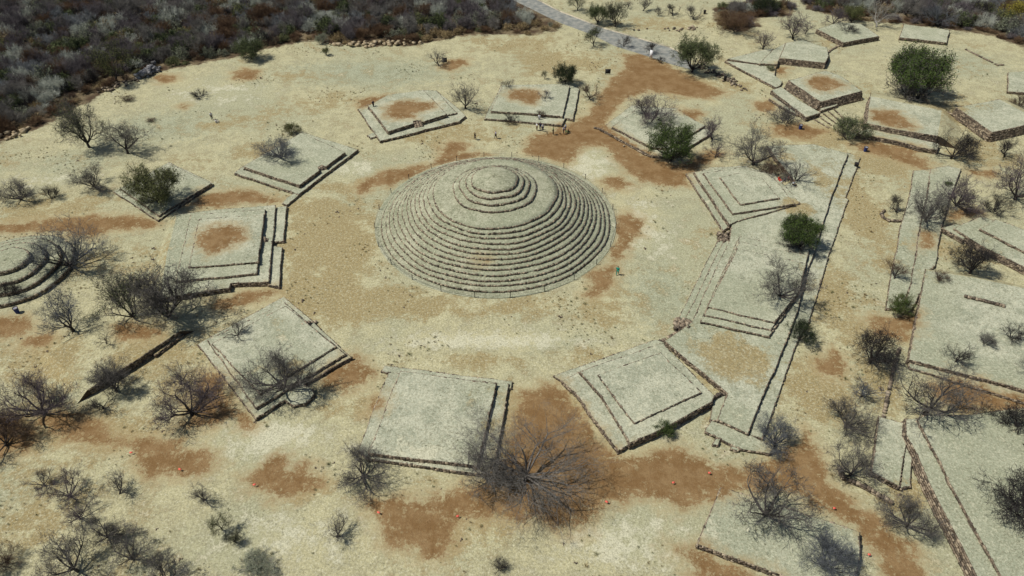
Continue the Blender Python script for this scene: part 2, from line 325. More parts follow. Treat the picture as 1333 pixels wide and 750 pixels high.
# ------------------------------------------------------------------ ground, road
def axis(lo, hi, st, far):
    a = list(np.arange(lo, hi+st/2, st)); s = st
    l, r = [], []
    x = a[0]
    while x > -far: s *= 1.35; x -= s; l.append(x)
    s = st; x = a[-1]
    while x < far: s *= 1.35; x += s; r.append(x)
    return np.array(l[::-1]+a+r)
xs = axis(-150, 152, 0.6, 3500); ys = axis(-70, 118, 0.6, 3500)
X, Y = np.meshgrid(xs, ys); P2 = np.stack([X.ravel(), Y.ravel()], 1)
nx, ny = len(xs), len(ys)
I = np.arange(nx*ny).reshape(ny, nx)
Fq = np.stack([I[:-1, :-1].ravel(), I[:-1, 1:].ravel(), I[1:, 1:].ravel(), I[1:, :-1].ravel()], 1)
rr = np.hypot(P2[:, 0], P2[:, 1])
Z = np.where(rr > 150, 0, 0.03*np.sin(P2[:, 0]*.23+1)*np.cos(P2[:, 1]*.19))-0.03
far = np.clip((rr-260)/900, 0, 1); Z = Z+far*far*(30*np.sin(P2[:, 0]*.004+1)+25*np.cos(P2[:, 1]*.005))
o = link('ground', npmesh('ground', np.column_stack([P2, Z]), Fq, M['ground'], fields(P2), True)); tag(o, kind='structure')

road_u = [(640, -34), (672, -12), (706, 3), (729, 15), (786, 37), (831, 50), (872, 62), (893, 72)]
road_l = [(905, 92), (875, 84), (842, 73), (800, 60), (770, 45), (732, 31), (712, 22), (690, 11), (650, -8), (600, -30)]
def poly_sheet(name, pts, z, mat, kind='structure', spacing=1.0, attrs=True, parent=None):
    me = sheet_mesh(name, pts, z, mat, spacing, attrs); o = link(name, me, parent)
    if kind: o['kind'] = kind
    return o
def inside(P, poly): return sdf(P, poly) > 0.12
def sheet_mesh(name, W2, z, mat, spacing=0.9, attrs=True, rough=0.0):
    W2 = np.asarray(W2); lo, hi = W2.min(0), W2.max(0)
    gx, gy = np.meshgrid(np.arange(lo[0], hi[0], spacing), np.arange(lo[1], hi[1], spacing))
    Q = np.stack([gx.ravel(), gy.ravel()], 1)+rng.uniform(-.25, .25, (gx.size, 2))*spacing
    s = sdf(Q, W2); Q = Q[s > spacing*.4]
    B = []
    for i in range(len(W2)):
        a, b = W2[i], W2[(i+1) % len(W2)]; k = max(1, int(np.hypot(*(b-a))/spacing))
        for j in range(k): B.append(a+(b-a)*j/k)
    B = np.array(B); nb = len(B)
    vs = [Vector((float(p[0]), float(p[1]))) for p in np.vstack([B, Q])]
    ed = [(i, (i+1) % nb) for i in range(nb)]
    v2, e2, f2, *_ = delaunay_2d_cdt(vs, ed, [], 1, 1e-5)
    V = np.array([(v.x, v.y) for v in v2]); Fa = np.array([tuple(f) for f in f2])
    a = V[Fa[:, 0]]; b = V[Fa[:, 1]]; c = V[Fa[:, 2]]
    ar = (b[:, 0]-a[:, 0])*(c[:, 1]-a[:, 1])-(b[:, 1]-a[:, 1])*(c[:, 0]-a[:, 0])
    Fa[ar < 0] = Fa[ar < 0][:, ::-1]
    sd_ = np.clip(sdf(V, W2), 0, 2)
    zz = z+rough*np.minimum(sd_, 1)*rng.uniform(-1, 1, len(V))
    return npmesh(name, np.column_stack([V, zz]), Fa, mat, fields(V) if attrs else None, rough > 0)
rw = np.vstack([G(road_u), G(road_l)])
poly_sheet('road', rw, 0.012, M['asphalt'], attrs=False, spacing=3)
# kerb stones along the far side of the road
def kerb(name, pts, w=.35, h=.15, mat='concrete'):
    V, Fa = [], []
    pts = np.asarray(pts)
    for i in range(len(pts)-1):
        a, b = pts[i], pts[i+1]; d = (b-a)/np.hypot(*(b-a)); n = np.array([-d[1], d[0]])*w/2
        k = len(V)
        for p in (a+n, a-n, b-n, b+n): V.append((p[0], p[1], -.05))
        for p in (a+n, a-n, b-n, b+n): V.append((p[0], p[1], h))
        Fa += [(k+4, k+5, k+6, k+7), (k, k+4, k+7, k+3), (k+1, k+2, k+6, k+5), (k, k+1, k+5, k+4), (k+3, k+7, k+6, k+2)]
    o = link(name, npmesh(name, V, Fa, M[mat])); tag(o, kind='structure'); return o
kerb('kerb', G(road_u))

# ------------------------------------------------------------------ dry-stone work
BOX = np.array([(-1, -1, -1), (1, -1, -1), (1, 1, -1), (-1, 1, -1), (-1, -1, 1), (1, -1, 1), (1, 1, 1), (-1, 1, 1)], float)*.5
BF = np.array([(0, 3, 2, 1), (4, 5, 6, 7), (0, 1, 5, 4), (1, 2, 6, 5), (2, 3, 7, 6), (3, 0, 4, 7)])
class Stones:
    def __init__(s): s.c, s.sz, s.ang, s.tone = [], [], [], []
    def add(s, c, size, ang, tone): s.c.append(c); s.sz.append(size); s.ang.append(ang); s.tone.append(tone)
    def edge(s, a, b, zb, zt, batter=0.0, L=0.36, H=0.23, dep=0.2, lip=0.02):
        """courses of stones from a to b; the outside lies to the right of a->b (counter-clockwise outline)"""
        a = np.asarray(a, float); b = np.asarray(b, float); ln = float(np.hypot(*(b-a)))
        if ln < .1: return
        d = (b-a)/ln; n = np.array([d[1], -d[0]]); ang = math.atan2(d[1], d[0])
        k = max(1, int(round((zt-zb)/H))); h = (zt-zb)/k
        for j in range(k):
            t = -rnd.uniform(0, .2)
            while t < ln:
                l = L*rnd.uniform(.55, 1.5)
                z = zb+h*(j+.5)+rnd.uniform(-.03, .03); top = (j == k-1)
                if top: z += -.03+lip*rnd.uniform(-1, 2.0)
                out = batter*(1-(j+.5)/k)*(zt-zb)+rnd.uniform(-.03, .06)
                p = a+d*min(t+l/2, ln)+n*(out-.02)
                if not (top and rnd.random() < .06):
                    s.add((p[0], p[1], z), (l*.95, dep*rnd.uniform(.8, 1.2), h*rnd.uniform(.85, 1.12)), ang+rnd.uniform(-.12, .12), rnd.random())
                t += l
    def build(s, name, parent=None, mat='stone'):
        if not s.c: return None
        c = np.array(s.c); sz = np.array(s.sz); an = np.array(s.ang); n = len(c)
        V = BOX[None]*sz[:, None, :]
        V = V*(1+rng.uniform(-.22, .12, (n, 8, 3)))
        ca, sa = np.cos(an)[:, None], np.sin(an)[:, None]
        x = V[..., 0]*ca-V[..., 1]*sa; y = V[..., 0]*sa+V[..., 1]*ca
        V = np.stack([x, y, V[..., 2]], -1)+c[:, None, :]
        Fa = (BF[None]+(np.arange(n)*8)[:, None, None]).reshape(-1, 4)
        o = link(name, npmesh(name, V.reshape(-1, 3), Fa, M[mat], {'tone': np.repeat(s.tone, 8)}), parent)
        o['kind'] = 'stuff'; NST.append(n)
        return o
NST = []
def ccw(W2):
    a = sum(W2[i][0]*W2[(i+1) % len(W2)][1]-W2[(i+1) % len(W2)][0]*W2[i][1] for i in range(len(W2)))
    return W2 if a > 0 else W2[::-1]
def wobble(W2, step=2.2, amp=.09, flags=None):
    out = []; fo = []
    for i in range(len(W2)):
        a, b = W2[i], W2[(i+1) % len(W2)]; k = max(1, int(np.hypot(*(b-a))/step))
        for j in range(k):
            p = a+(b-a)*j/k
            if j: p = p+rng.uniform(-amp, amp, 2)
            out.append(p); fo.append(flags[i] if flags else 0.0)
    return (np.array(out), fo) if flags is not None else np.array(out)
PLATS = []
def platform(name, label, tiers, mat='turf', cat='stone platform', group='stepped stone platforms of the ruin'):
    """tiers: (z_base, z_top, outline in survey px at z_top[, batter])"""
    ws = []
    for t in tiers: ws.append(ccw(G(t[2], t[1])))
    c = ws[0].mean(0); root = empty(name, (c[0], c[1], 0)); tag(root, label, cat, group)
    for t, w in zip(tiers, ws):
        zb, zt = t[0], t[1]; bat = t[3] if len(t) > 3 else 0.05
        soft = t[4] if len(t) > 4 else {}
        if not isinstance(soft, dict): soft = {i: 1.0 for i in soft}
        nw = len(t[2]); pw = G(t[2], t[1]); rev = ccw(pw) is not pw
        sf = [soft.get((nw-2-i) % nw if rev else i, 0.0) for i in range(nw)]
        w, fl_ = wobble(w, flags=sf); w = w-c
        me = sheet_mesh('terrace', w+c, zt, M[mat], .9, True, 0.05)
        co = np.empty(len(me.vertices)*3, np.float32); me.vertices.foreach_get('co', co); co = co.reshape(-1, 3); co[:, :2] -= c.astype(np.float32); me.vertices.foreach_set('co', co.ravel())
        # skirt (earth core behind the stones)
        ob = link('terrace', me, root)
        nb = len(w); V = [(p[0], p[1], zt-.002) for p in w*1.0]
        off = []
        for i in range(nb):
            e = w[(i+1) % nb]-w[i-1]; e = e/max(np.hypot(*e), 1e-6); off.append(w[i]+np.array([e[1], -e[0]])*bat*(zt-zb))
        V += [(p[0], p[1], zb-.12) for p in off]
        Fs = [(i+nb, (i+1) % nb+nb, (i+1) % nb, i) for i in range(nb) if fl_[i] == 0]
        if Fs: link('core', npmesh('core', V, Fs, M['earth']), root)['kind'] = 'stuff'
        if any(fl_):                                                 # grassy ramp where the edge has slumped
            hh = zt-zb; V = []; Fs = []
            nn = []
            for i in range(nb):
                ns_ = []
                for e_, f_ in ((w[(i+1) % nb]-w[i], fl_[i]), (w[i]-w[i-1], fl_[i-1])):
                    if f_: e_ = e_/max(np.hypot(*e_), 1e-6); ns_.append(np.array([e_[1], -e_[0]])*f_)
                nn.append(sum(ns_)/len(ns_) if ns_ else np.zeros(2))
            for q_, (d_, f_) in enumerate([(0, 0), (.35, .08), (.9, .4), (1.6, .85), (2.3, 1.15)]):
                for i in range(nb):
                    p_ = w[i]+nn[i]*d_*hh
                    V.append((p_[0], p_[1], zt-f_*hh-.003*(q_ == 0)))
            for i in range(nb):                                      # close the open end beside a built wall
                if bool(fl_[i]) != bool(fl_[i-1]):
                    V.append((w[i][0], w[i][1], zb-.15*hh)); k3 = len(V)-1
                    for q_ in range(4):
                        a_, b_ = q_*nb+i, q_*nb+nb+i
                        Fs.append((k3, b_, a_, k3) if False else (k3, a_, b_, b_))
            Fc = [f for f in Fs]; Fs = []
            for q_ in range(4):
                for i in range(nb):
                    if fl_[i]: k2 = (i+1) % nb; Fs.append((q_*nb+nb+i, q_*nb+nb+k2, q_*nb+k2, q_*nb+i))
            VV = np.array(V); capm = bpy.data.meshes.new('ramp_end'); capm.from_pydata([tuple(v) for v in V], [], [(f[0], f[1], f[2]) for f in Fc]); capm.materials.append(M['earth']); link('ramp_end', capm, root)['kind'] = 'stuff'
            link('grass_ramp', npmesh('grass_ramp', VV, Fs, M['ground'], fields(VV[:, :2]+c), True), root)['kind'] = 'stuff'
        st = Stones()
        for i in range(nb):
            if fl_[i]: continue
            st.edge(w[i], w[(i+1) % nb], zb, zt, bat)
        st.build('stone_facing', root)
    PLATS.append((ws[0], tiers))
    return root, c
def steps(root, c, px, z0, z1, n, name='stairway'):
    """n block steps climbing from quad edge px[0]-px[1] (foot) to px[3]-px[2] (head)"""
    q0 = G(px[:2], z0); q1 = G([px[3], px[2]], z1)
    st = Stones()
    for k in range(n):
        t = (k+.5)/n; a = q0[0]+(q1[0]-q0[0])*t; b = q0[1]+(q1[1]-q0[1])*t
        z = z0+(z1-z0)*(k+1)/n; ln = np.hypot(*(b-a)); d = (b-a)/ln; m = max(2, int(ln/.5))
        dp = np.hypot(*((q1[0]-q0[0])))/n
        for j in range(m):
            p = a+(b-a)*(j+.5)/m-c
            st.add((p[0], p[1], z/2), (ln/m*.95, dp*1.05, z), math.atan2(d[1], d[0]), rnd.uniform(.5, 1))
    st.build(name, root)
def wall_line(name, label, px, z0, z1, cat='stone wall', group=None, width=.45):
    w = G(px, z1); c = w[0]; root_st = Stones()
    for i in range(len(w)-1):
        root_st.edge(w[i]-c, w[i+1]-c, z0, z1, 0, dep=width)
    o = root_st.build(name); o.location = (c[0], c[1], 0)
    del o['kind']; tag(o, label, cat, group); return o
GRP = 'stepped stone platforms of the ruin'
# --- the ring of platforms round the plaza
p, c = platform('stone_platform', 'large square stepped platform with an oval bare-earth patch, west of the round pyramid', [
 (0, .85, F(fP9, [(160, 160), (500, 118), (845, 92), (848, 112), (800, 625), (535, 634), (522, 668), (50, 740), (90, 440)]), .05, (7, 8)),
 (.85, 1.25, F(fP9, [(265, 158), (775, 122), (717, 566), (155, 620)])),
 (1.25, 1.55, F(fP9, [(320, 190), (766, 162), (727, 486), (245, 523)])),
 (0, .45, F(fP9, [(862, 105), (925, 100), (903, 340), (835, 345)])),
 (0, .45, F(fP9, [(832, 375), (893, 388), (873, 660), (803, 645)]))])
steps(p, c, F(fP9, [(850, 345), (850, 372), (768, 340), (768, 312)]), 0, 1.25, 5)
p, c = platform('stone_platform', 'diamond-shaped platform carrying a wide bare tree, southwest of the round pyramid', [
 (0, .5, F(fP10, [(540, 68), (903, 396), (665, 532), (640, 545), (695, 570), (702, 600), (655, 645), (590, 655), (545, 625), (388, 725), (75, 325)])),
 (.5, .9, F(fP10, [(545, 104), (868, 380), (390, 668), (128, 302)])),
 (.9, 1.2, F(fP10, [(548, 122), (818, 338), (410, 590), (150, 322)]))])
steps(p, c, F(fP10, [(700, 225), (725, 200), (655, 205), (630, 222)]), 0, 1.2, 4)
p, c = platform('stone_platform', 'two-tier platform with a low blue-grey tree, northwest of the round pyramid', [
 (0, .5, F(fP8, [(82, 402), (145, 355), (555, 118), (938, 240), (748, 384), (718, 405), (525, 552), (480, 532)])),
 (.5, 1.15, F(fP8, [(148, 360), (548, 124), (850, 260), (718, 357), (690, 345), (660, 362), (672, 385), (533, 487)])),
 (0, .35, F(fP8, [(500, 545), (533, 555), (445, 625), (418, 612), (450, 575)]))])
steps(p, c, F(fP8, [(725, 400), (755, 380), (690, 350), (662, 366)]), 0, 1.15, 4)
p, c = platform('stone_platform', 'stepped platform with brown worn top and central stair where one visitor walks', [
 (0, .5, F(fP7, [(88, 315), (190, 270), (845, 135), (1050, 300), (1130, 380), (1068, 435), (740, 514), (650, 540), (300, 624)])),
 (.5, .8, F(fP7, [(720, 130), (845, 136), (1045, 352), (950, 374)])),
 (.5, 1.25, F(fP7, [(185, 285), (380, 175), (718, 130), (945, 365), (705, 440), (700, 425), (620, 430), (620, 456), (378, 532)])),
 (0, .3, F(fP7, [(180, 570), (255, 535), (275, 575), (205, 596)]))])
steps(p, c, F(fP7, [(650, 548), (740, 520), (700, 432), (622, 440)]), 0, 1.2, 5)
steps(p, c, F(fP7, [(1075, 440), (1140, 405), (1120, 370), (1055, 395)]), 0, .5, 2)
p, c = platform('stone_platform', 'rectangular platform with orange earth patch beside the tour group', [
 (0, .45, F(fP6, [(82, 480), (245, 158), (905, 145), (1003, 195), (943, 490), (870, 475), (835, 545), (560, 520)])),
 (.45, .95, F(fP6, [(145, 408), (255, 165), (905, 168), (840, 462), (560, 433)]))])
p, c = platform('stone_platform', 'ruined platform half hidden under the purple-grey tree and round green tree', [
 (0, .5, F(fP5, [(65, 362), (410, 545), (560, 565), (840, 388), (600, 220), (280, 200)])),
 (.5, .95, F(fP5, [(145, 350), (420, 490), (530, 500), (790, 340), (590, 235), (300, 240)]))])
wall_line('stone_kerb', 'thin line of pale kerb stones leading from the tour group to the ruined platform', F(fP5, [(20, 350), (100, 372), (190, 430), (380, 540)]), 0, .25, 'kerb')
# long eastern terrace carries the two eastern platforms
p, c = platform('stone_terrace', 'long raised terrace with a straight double wall, running east of the plaza', [
 (0, .78, [(1000, 190), (1060, 188), (1103.6, 200), (1082, 255), (1060, 329), (1052, 347), (1046, 375), (1038, 405), (1026.7, 435), (973.3, 564), (935, 546), (948, 512), (866, 444), (900.5, 420), (950.7, 311), (953, 290), (960, 275), (1035, 235), (1010, 205)]),
 (0, .3, [(1103, 199), (1119.6, 205), (1100, 257), (1104, 260), (1092, 292), (1079, 329), (1068, 367), (1053, 418), (1036, 448), (1012, 517), (992, 570), (974, 566), (1022, 440), (1057, 330), (1080, 256)]),
 (0, .3, F(fP3, [(350, 108), (385, 100), (380, 130), (150, 592), (105, 602)])),
 (0, .6, F(fP3, [(380, 128), (430, 98), (192, 598), (148, 592)])),
 (0, .4, F(fP3b, [(75, 590), (100, 556), (275, 618), (430, 700), (380, 712), (235, 690), (140, 640), (70, 605)])),
 (0, .45, F(fP3b, [(112, 440), (165, 425), (140, 552), (95, 548)])),
 (0, .35, F(fP3b, [(120, 645), (142, 640), (128, 672), (106, 668)])), (0, .35, F(fP3b, [(198, 680), (232, 690), (226, 698), (195, 690)]))], group='terraces of the ruin', cat='terrace')
st = Stones()
for k in range(150):
    q = G([F(fP3, [(rnd.uniform(85, 180), rnd.uniform(590, 655))])[0]], .4)[0]-c
    st.add((q[0], q[1], rnd.uniform(.1, .75)), (rnd.uniform(.3, .6), rnd.uniform(.25, .5), .3), rnd.uniform(0, 3), rnd.random())
for k in range(60):
    q = G([F(fP3, [(rnd.uniform(350, 415), rnd.uniform(60, 118))])[0]], .4)[0]-c
    st.add((q[0], q[1], rnd.uniform(.1, .5)), (rnd.uniform(.3, .5), rnd.uniform(.25, .45), .3), rnd.uniform(0, 3), rnd.random())
st.build('rubble', p)
p, c = platform('stone_platform', 'big eastern platform with four long near-side steps and a wide bare tree', [
 (.9, 1.15, F(fP3, [(485, 85), (905, 170), (850, 420), (658, 692), (245, 602)])),
 (1.15, 1.4, F(fP3, [(480, 118), (895, 200), (845, 420), (672, 650), (270, 562)])),
 (1.4, 1.65, F(fP3, [(470, 160), (885, 250), (840, 425), (692, 606), (290, 512)]))])
p, c = platform('stone_platform', 'northeastern platform of nested square tiers, below a family resting under a tree', [
 (0, .45, F(fP4, [(75, 195), (240, 150), (500, 140), (470, 400), (375, 555), (330, 588)])),
 (.3, 1.05, F(fP4, [(130, 182), (440, 138), (680, 190), (862, 400), (426, 522), (375, 548), (145, 212)])),
 (1.05, 1.4, F(fP4, [(195, 192), (440, 152), (660, 197), (825, 402), (398, 470)])),
 (1.4, 1.7, F(fP4, [(312, 222), (435, 190), (600, 225), (715, 362), (450, 405)]))])
p, c = platform('stone_platform', 'square southeastern platform with a dotted inner square and a small green bush at its foot', [
 (0, .3, F(fP2, [(88, 290), (640, 93), (690, 110), (560, 300), (145, 325)])),
 (0, .65, F(fP2, [(135, 318), (240, 262), (560, 480), (502, 655), (437, 692), (275, 480), (225, 400)])),
 (0, 1.15, F(fP2, [(232, 268), (675, 112), (955, 395), (942, 428), (730, 545), (500, 650), (350, 400)])),
 (1.15, 1.4, F(fP2, [(330, 285), (668, 165), (885, 378), (525, 543)]))])
wall_line('stone_kerb', 'short stone link wall between the square southeastern platform and the long terrace', F(fP2, [(955, 402), (985, 385), (1012, 378)]), 0, .9, 'kerb')
wall_line('stone_kerb', 'pale kerb stones running from the southeastern platform corner to the terrace stair', F(fP2, [(665, 100), (740, 60), (800, 25)]), 0, .3, 'kerb')
p, c = platform('stone_platform', 'broad flat southern platform left of the largest bare tree', [
 (0, .3, F(fP1, [(180, 72), (545, 118), (910, 163), (905, 200), (600, 260), (165, 100)])),
 (0, .5, F(fP1, [(205, 110), (890, 178), (822, 560), (800, 700), (690, 686), (85, 602), (30, 555)])),
 (.5, 1.05, F(fP1, [(272, 104), (817, 176), (708, 645), (88, 570)]))])
p, c = platform('stone_platform', 'low grey-topped platform at the lower right with two wide trees on it', [
 (0, .75, F(fP11, [(225, 70), (430, 130), (1050, 335), (1050, 480), (1000, 760), (850, 700), (590, 592), (85, 405)]))])
# --- outer platforms
p, c = platform('stone_platform', 'low diamond platform under the round green tree at the left', [
 (0, .3, F(fZ5, [(555, 222), (825, 80), (1042, 184), (772, 362)])),
 (.3, .65, F(fZ5, [(590, 207), (825, 88), (1028, 184), (776, 338)]))])
p, c = platform('stone_platform', 'long dark straight retaining wall of a court platform among the bare trees at left', [
 (0, 1.05, [(62, 460), (100, 492), (116, 506), (175, 470), (232, 432), (215, 405), (130, 425)], .05, (0, 1, 4, 5, 6)),
 (0, .45, F((90, 400, 4.69), [(690, 165), (660, 170), (510, 278), (525, 290)]))], mat='ground')
p, c = platform('stone_platform', 'wide flat platform at the right edge with three small shrubs on top', [
 (0, .9, F(fP12, [(270, 78), (500, 115), (900, 195), (1100, 240), (1100, 770), (725, 632), (190, 492)]), .05, (0, 1, 2, 3)),
 (0, .35, F(fP12, [(190, 500), (725, 640), (1100, 790), (1100, 850), (720, 690), (195, 530)]))])
wall_line('low_stone_wall', 'short low stone wall lying on the flat platform at the right edge', F(fP12, [(455, 195), (550, 218), (640, 240)]), .9, 1.25)
p, c = platform('stone_platform', 'long high-walled platform running off the lower right corner', [
 (0, 1.25, F(fP13, [(250, 90), (305, 190), (345, 290), (420, 440), (500, 590), (580, 750), (640, 860), (750, 860), (500, 420), (300, 20), (250, 20)]), .35),
 (0, 1.65, F(fP13, [(305, 25), (370, 150), (500, 400), (620, 620), (690, 745), (740, 860), (1100, 860), (1100, 0), (800, -30), (560, 0), (330, 5)]))])
p, c = platform('stone_platform', 'small wedge platform between bare trees at the lower right', [
 (0, .7, F(fP13, [(125, 10), (235, 40), (246, 140), (215, 330), (90, 265)])),
 (0, .45, F(fP13, [(245, 140), (275, 190), (265, 330), (225, 338)]))])
wall_line('low_stone_wall', 'broken low wall under the bare trees beside the lower right dirt track', F(fP13, [(-60, 240), (-40, 290), (60, 330), (180, 400)]), 0, .5)
wall_line('low_stone_wall', 'faint low kerb wall along the dirt strip below the ball court', [(1171, 452), (1163, 480), (1155, 520), (1146, 560), (1139, 600)], 0, .28)
p, c = platform('stone_bench', 'narrow western bench of the ball court right of centre', [
 (0, .4, F(fR, [(375, 135), (462, 128), (440, 290), (405, 440), (355, 745), (310, 880), (225, 880), (245, 745), (285, 560), (305, 430), (345, 300)]))], group='ball court benches', cat='stone bench')
p, c = platform('stone_bench', 'eastern bench of the ball court under the crowded bare trees', [
 (0, .5, F(fR, [(468, 125), (560, 108), (628, 125), (560, 300), (520, 450), (487, 650), (440, 680), (425, 760), (350, 900), (318, 900), (362, 745), (410, 440), (446, 290)]))], group='ball court benches', cat='stone bench')
wall_line('stone_ring', 'small curved ring of stones beside the ball court bench', F(fR, [(215, 345), (200, 362), (208, 382), (240, 400), (300, 402)]), 0, .35, 'stone ring')
p, c = platform('stone_platform', 'two-step platform with diagonal walls at the right edge above the flat one', [
 (0, .8, F(fR, [(530, 445), (600, 425), (700, 440), (640, 505)])),
 (0, 1.1, F(fR, [(595, 448), (740, 380), (1200, 560), (1200, 790), (971, 655), (760, 552)]), .2),
 (1.1, 1.5, F(fR, [(735, 450), (820, 400), (1200, 540), (1200, 690), (971, 572)]))])
# --- north-eastern group
p, c = platform('stone_platform', 'pale rectangular platform with a high rubble front wall near the top right', [
 (0, 1.4, F(fNa, [(640, 342), (700, 195), (860, 165), (1095, 240), (1112, 322), (1078, 388)]), .2)])
p, c = platform('stone_platform', 'low double platform left of the high rubble-fronted one, beneath a purple tree', [
 (0, .6, F(fNa, [(130, 350), (480, 262), (575, 250), (440, 398)])),
 (0, 1.0, F(fNa, [(444, 395), (575, 262), (692, 200), (612, 402)]))])
p, c = platform('stone_terrace', 'wedge terrace with a long low wall facing the dirt track, upper right', [
 (0, .5, F(fNa, [(110, 370), (430, 412), (600, 425), (585, 510), (660, 572), (640, 612), (600, 628)]))], group='terraces of the ruin', cat='terrace')
p, c = platform('stone_platform', 'tall walled platform with a round orange earth patch on top, upper right', [
 (0, 1.8, F(fNb, [(205, 187), (560, 92), (705, 142), (912, 290), (515, 392)]), .4),
 (0, .55, F(fNb, [(508, 440), (660, 405), (665, 388), (905, 332), (905, 352), (680, 412), (670, 428), (512, 480)])),
 (0, .9, F(fNb, [(35, 282), (128, 250), (300, 380), (505, 500), (370, 545)])),
 (0, .45, F(fNb, [(12, 365), (60, 350), (290, 520), (200, 480)]))])
p, c = platform('stone_platform', 'brown-patched platform with tall rubble retaining wall below the big green bush', [
 (0, 1.8, F(fNc, [(190, 145), (720, 250), (690, 440), (420, 398), (165, 345)]), .18, {0: 2.0, 1: 1.2}),
 (0, .85, F(fNc, [(90, 425), (165, 385), (430, 440), (700, 500), (685, 545), (560, 525), (440, 490), (330, 465)]))])
st = Stones()
for k in range(5):
    a = G(F(fNb, [(440-k*-48, 560-k*26), (590+k*38, 650-k*22)]), .12)-c
    st.edge(a[0], a[1], 0, .2)
st.build('low_steps', p)
wall_line('low_stone_wall', 'short crooked stone wall between the rubble-walled platforms, upper right', F(fNc, [(728, 255), (780, 265), (830, 290)]), 0, .6)
p, c = platform('stone_platform', 'grey-topped platform with a tall shaded wall at the right edge near the top', [
 (0, 1.9, F(fNc, [(835, 228), (1150, 168), (1400, 300), (1400, 345), (1095, 412)]), .25, {1: 1.5})])
p, c = platform('stone_platform', 'olive-topped platform with a dead bush on it by the top right woodland', [
 (0, 1.1, F(fNd, [(65, 85), (200, 42), (330, 52), (443, 127), (225, 167)]), .1)])
p, c = platform('stone_platform', 'plain small rectangular platform touching the top right woodland', [
 (0, .7, F(fNd, [(600, 55), (875, 90), (858, 167), (572, 135)]))])
p, c = platform('stone_platform', 'half-visible low platform at the far right edge near the top', [
 (0, .5, F(fNd, [(1240, 350), (1450, 335), (1450, 480), (1235, 466)]))])
wall_line('stone_kerb', 'single line of kerb stones in the open grass right of the big green bush', F(fNd, [(975, 205), (1075, 255), (1175, 303), (1205, 300)]), 0, .22, 'kerb')
wall_line('stone_kerb', 'kerb stones bounding the near corner of the pale rubble-fronted platform', F(fNd, [(205, 180), (155, 205), (115, 240), (110, 300)]), 0, .3, 'kerb')

# ------------------------------------------------------------------ the two round pyramids
def pyramid(name, label, cx, cy, rings, cap, group, aseed, dome_z):
    """rings: (radius, z_base, z_top) from outside in; last one capped"""
    root = empty(name, (cx, cy, 0)); tag(root, label, 'circular pyramid', group)
    n = 168; th = np.linspace(0, 2*np.pi, n, endpoint=False)
    def rad(r, k):
        w = np.array([mnoise.noise(Vector((math.cos(t)*2.2, math.sin(t)*2.2, k*.45+aseed))) for t in th])
        w2 = np.array([mnoise.noise(Vector((math.cos(t)*9, math.sin(t)*9, k*1.7+aseed))) for t in th])
        return r+w*.34+w2*.06
    Rs = [rad(r, i) for i, (r, a, b) in enumerate(rings)]
    for i, (r, zb, zt) in enumerate(rings):
        ro = Rs[i]; last = i == len(rings)-1
        ri = Rs[i+1]-.1 if not last else None
        m = 4 if not last else 8
        rows = []
        for j in range(m+1):
            t = j/m
            rr_ = ro*(1-t)+(ri*t if not last else .02*t)
            znext = rings[i+1][1] if not last else dome_z
            zz = zt+(znext-zt)*(t if not last else math.sin(t*math.pi/2))
            rows.append(np.column_stack([rr_*np.cos(th), rr_*np.sin(th), np.full(n, zz)+rng.uniform(-.02, .02, n)]))
        V = np.vstack([np.column_stack([(ro+.05)*np.cos(th), (ro+.05)*np.sin(th), np.full(n, zb-.08)])]+rows)
        Fa = []
        for j in range(m+1):
            for q in range(n):
                Fa.append((j*n+q, j*n+(q+1) % n, (j+1)*n+(q+1) % n, (j+1)*n+q))
        A = fields(V[:, :2]+np.array([cx, cy])); A['dirt'][:] = -4
        if name == 'round_pyramid':
            bx, by = G((625, 326), 4.5)[0]; A['dirt'] = np.maximum(A['dirt'], .5-np.hypot(V[:, 0]+cx-bx, (V[:, 1]+cy-by)*1.6))
        link('terrace', npmesh('terrace', V, Fa, M['mound'], A, last), root)
        st = Stones()
        for q in range(n):
            a = np.array([ro[q]*math.cos(th[q]), ro[q]*math.sin(th[q])]); q2 = (q+1) % n
            b = np.array([ro[q2]*math.cos(th[q2]), ro[q2]*math.sin(th[q2])])
            st.edge(a, b, zb, zt, .02, L=.34, H=.24, dep=.22, lip=.03)
        st.build('stone_riser', root)
    return root
# 13 lower terraces, a wide grass slope, 4 upper rings
rings = []
for i in range(13):
    r = 18.9-(18.9-10.05)*i/12; z0 = .15+i*.422
    rings.append([r, z0, z0+.26])
top13 = rings[-1][2]
zu = [top13+.42, top13+.95, top13+1.48, top13+2.0]; ru = [6.75, 5.6, 4.6, 3.7]
for r, z in zip(ru, zu): rings.append([r, z, z+.30])
pyramid('round_pyramid', 'great round stepped pyramid of concentric grass terraces in the centre of the plaza', 0.0, 0.0, rings, None, None, 3.1, zu[-1]+.95)
pyramid('round_pyramid', 'smaller round stepped mound cut off by the left edge of the view', -73.8, -13.3,
        [[8.6, 0, .6], [6.9, .65, 1.2], [5.1, 1.25, 1.75], [3.0, 1.8, 2.4]], None, None, 9.4, 2.5)
# grass apron inside the rope
th = np.linspace(0, 2*np.pi, 120, endpoint=False)
V = [(0, 0, .16)]; Fa = []
Va = np.vstack([np.column_stack([19.0*np.cos(th), 19.0*np.sin(th), np.full(120, .12)]), np.column_stack([20.05*np.cos(th), 20.05*np.sin(th), np.full(120, .02)])])
Fa = [(q, q+120, (q+1) % 120+120, (q+1) % 120) for q in range(120)]
ap = fields(Va[:, :2]); ap['dirt'][:] = -4
o = link('grass_apron', npmesh('grass_apron', Va, Fa, M['mound'], ap)); tag(o, kind='structure')

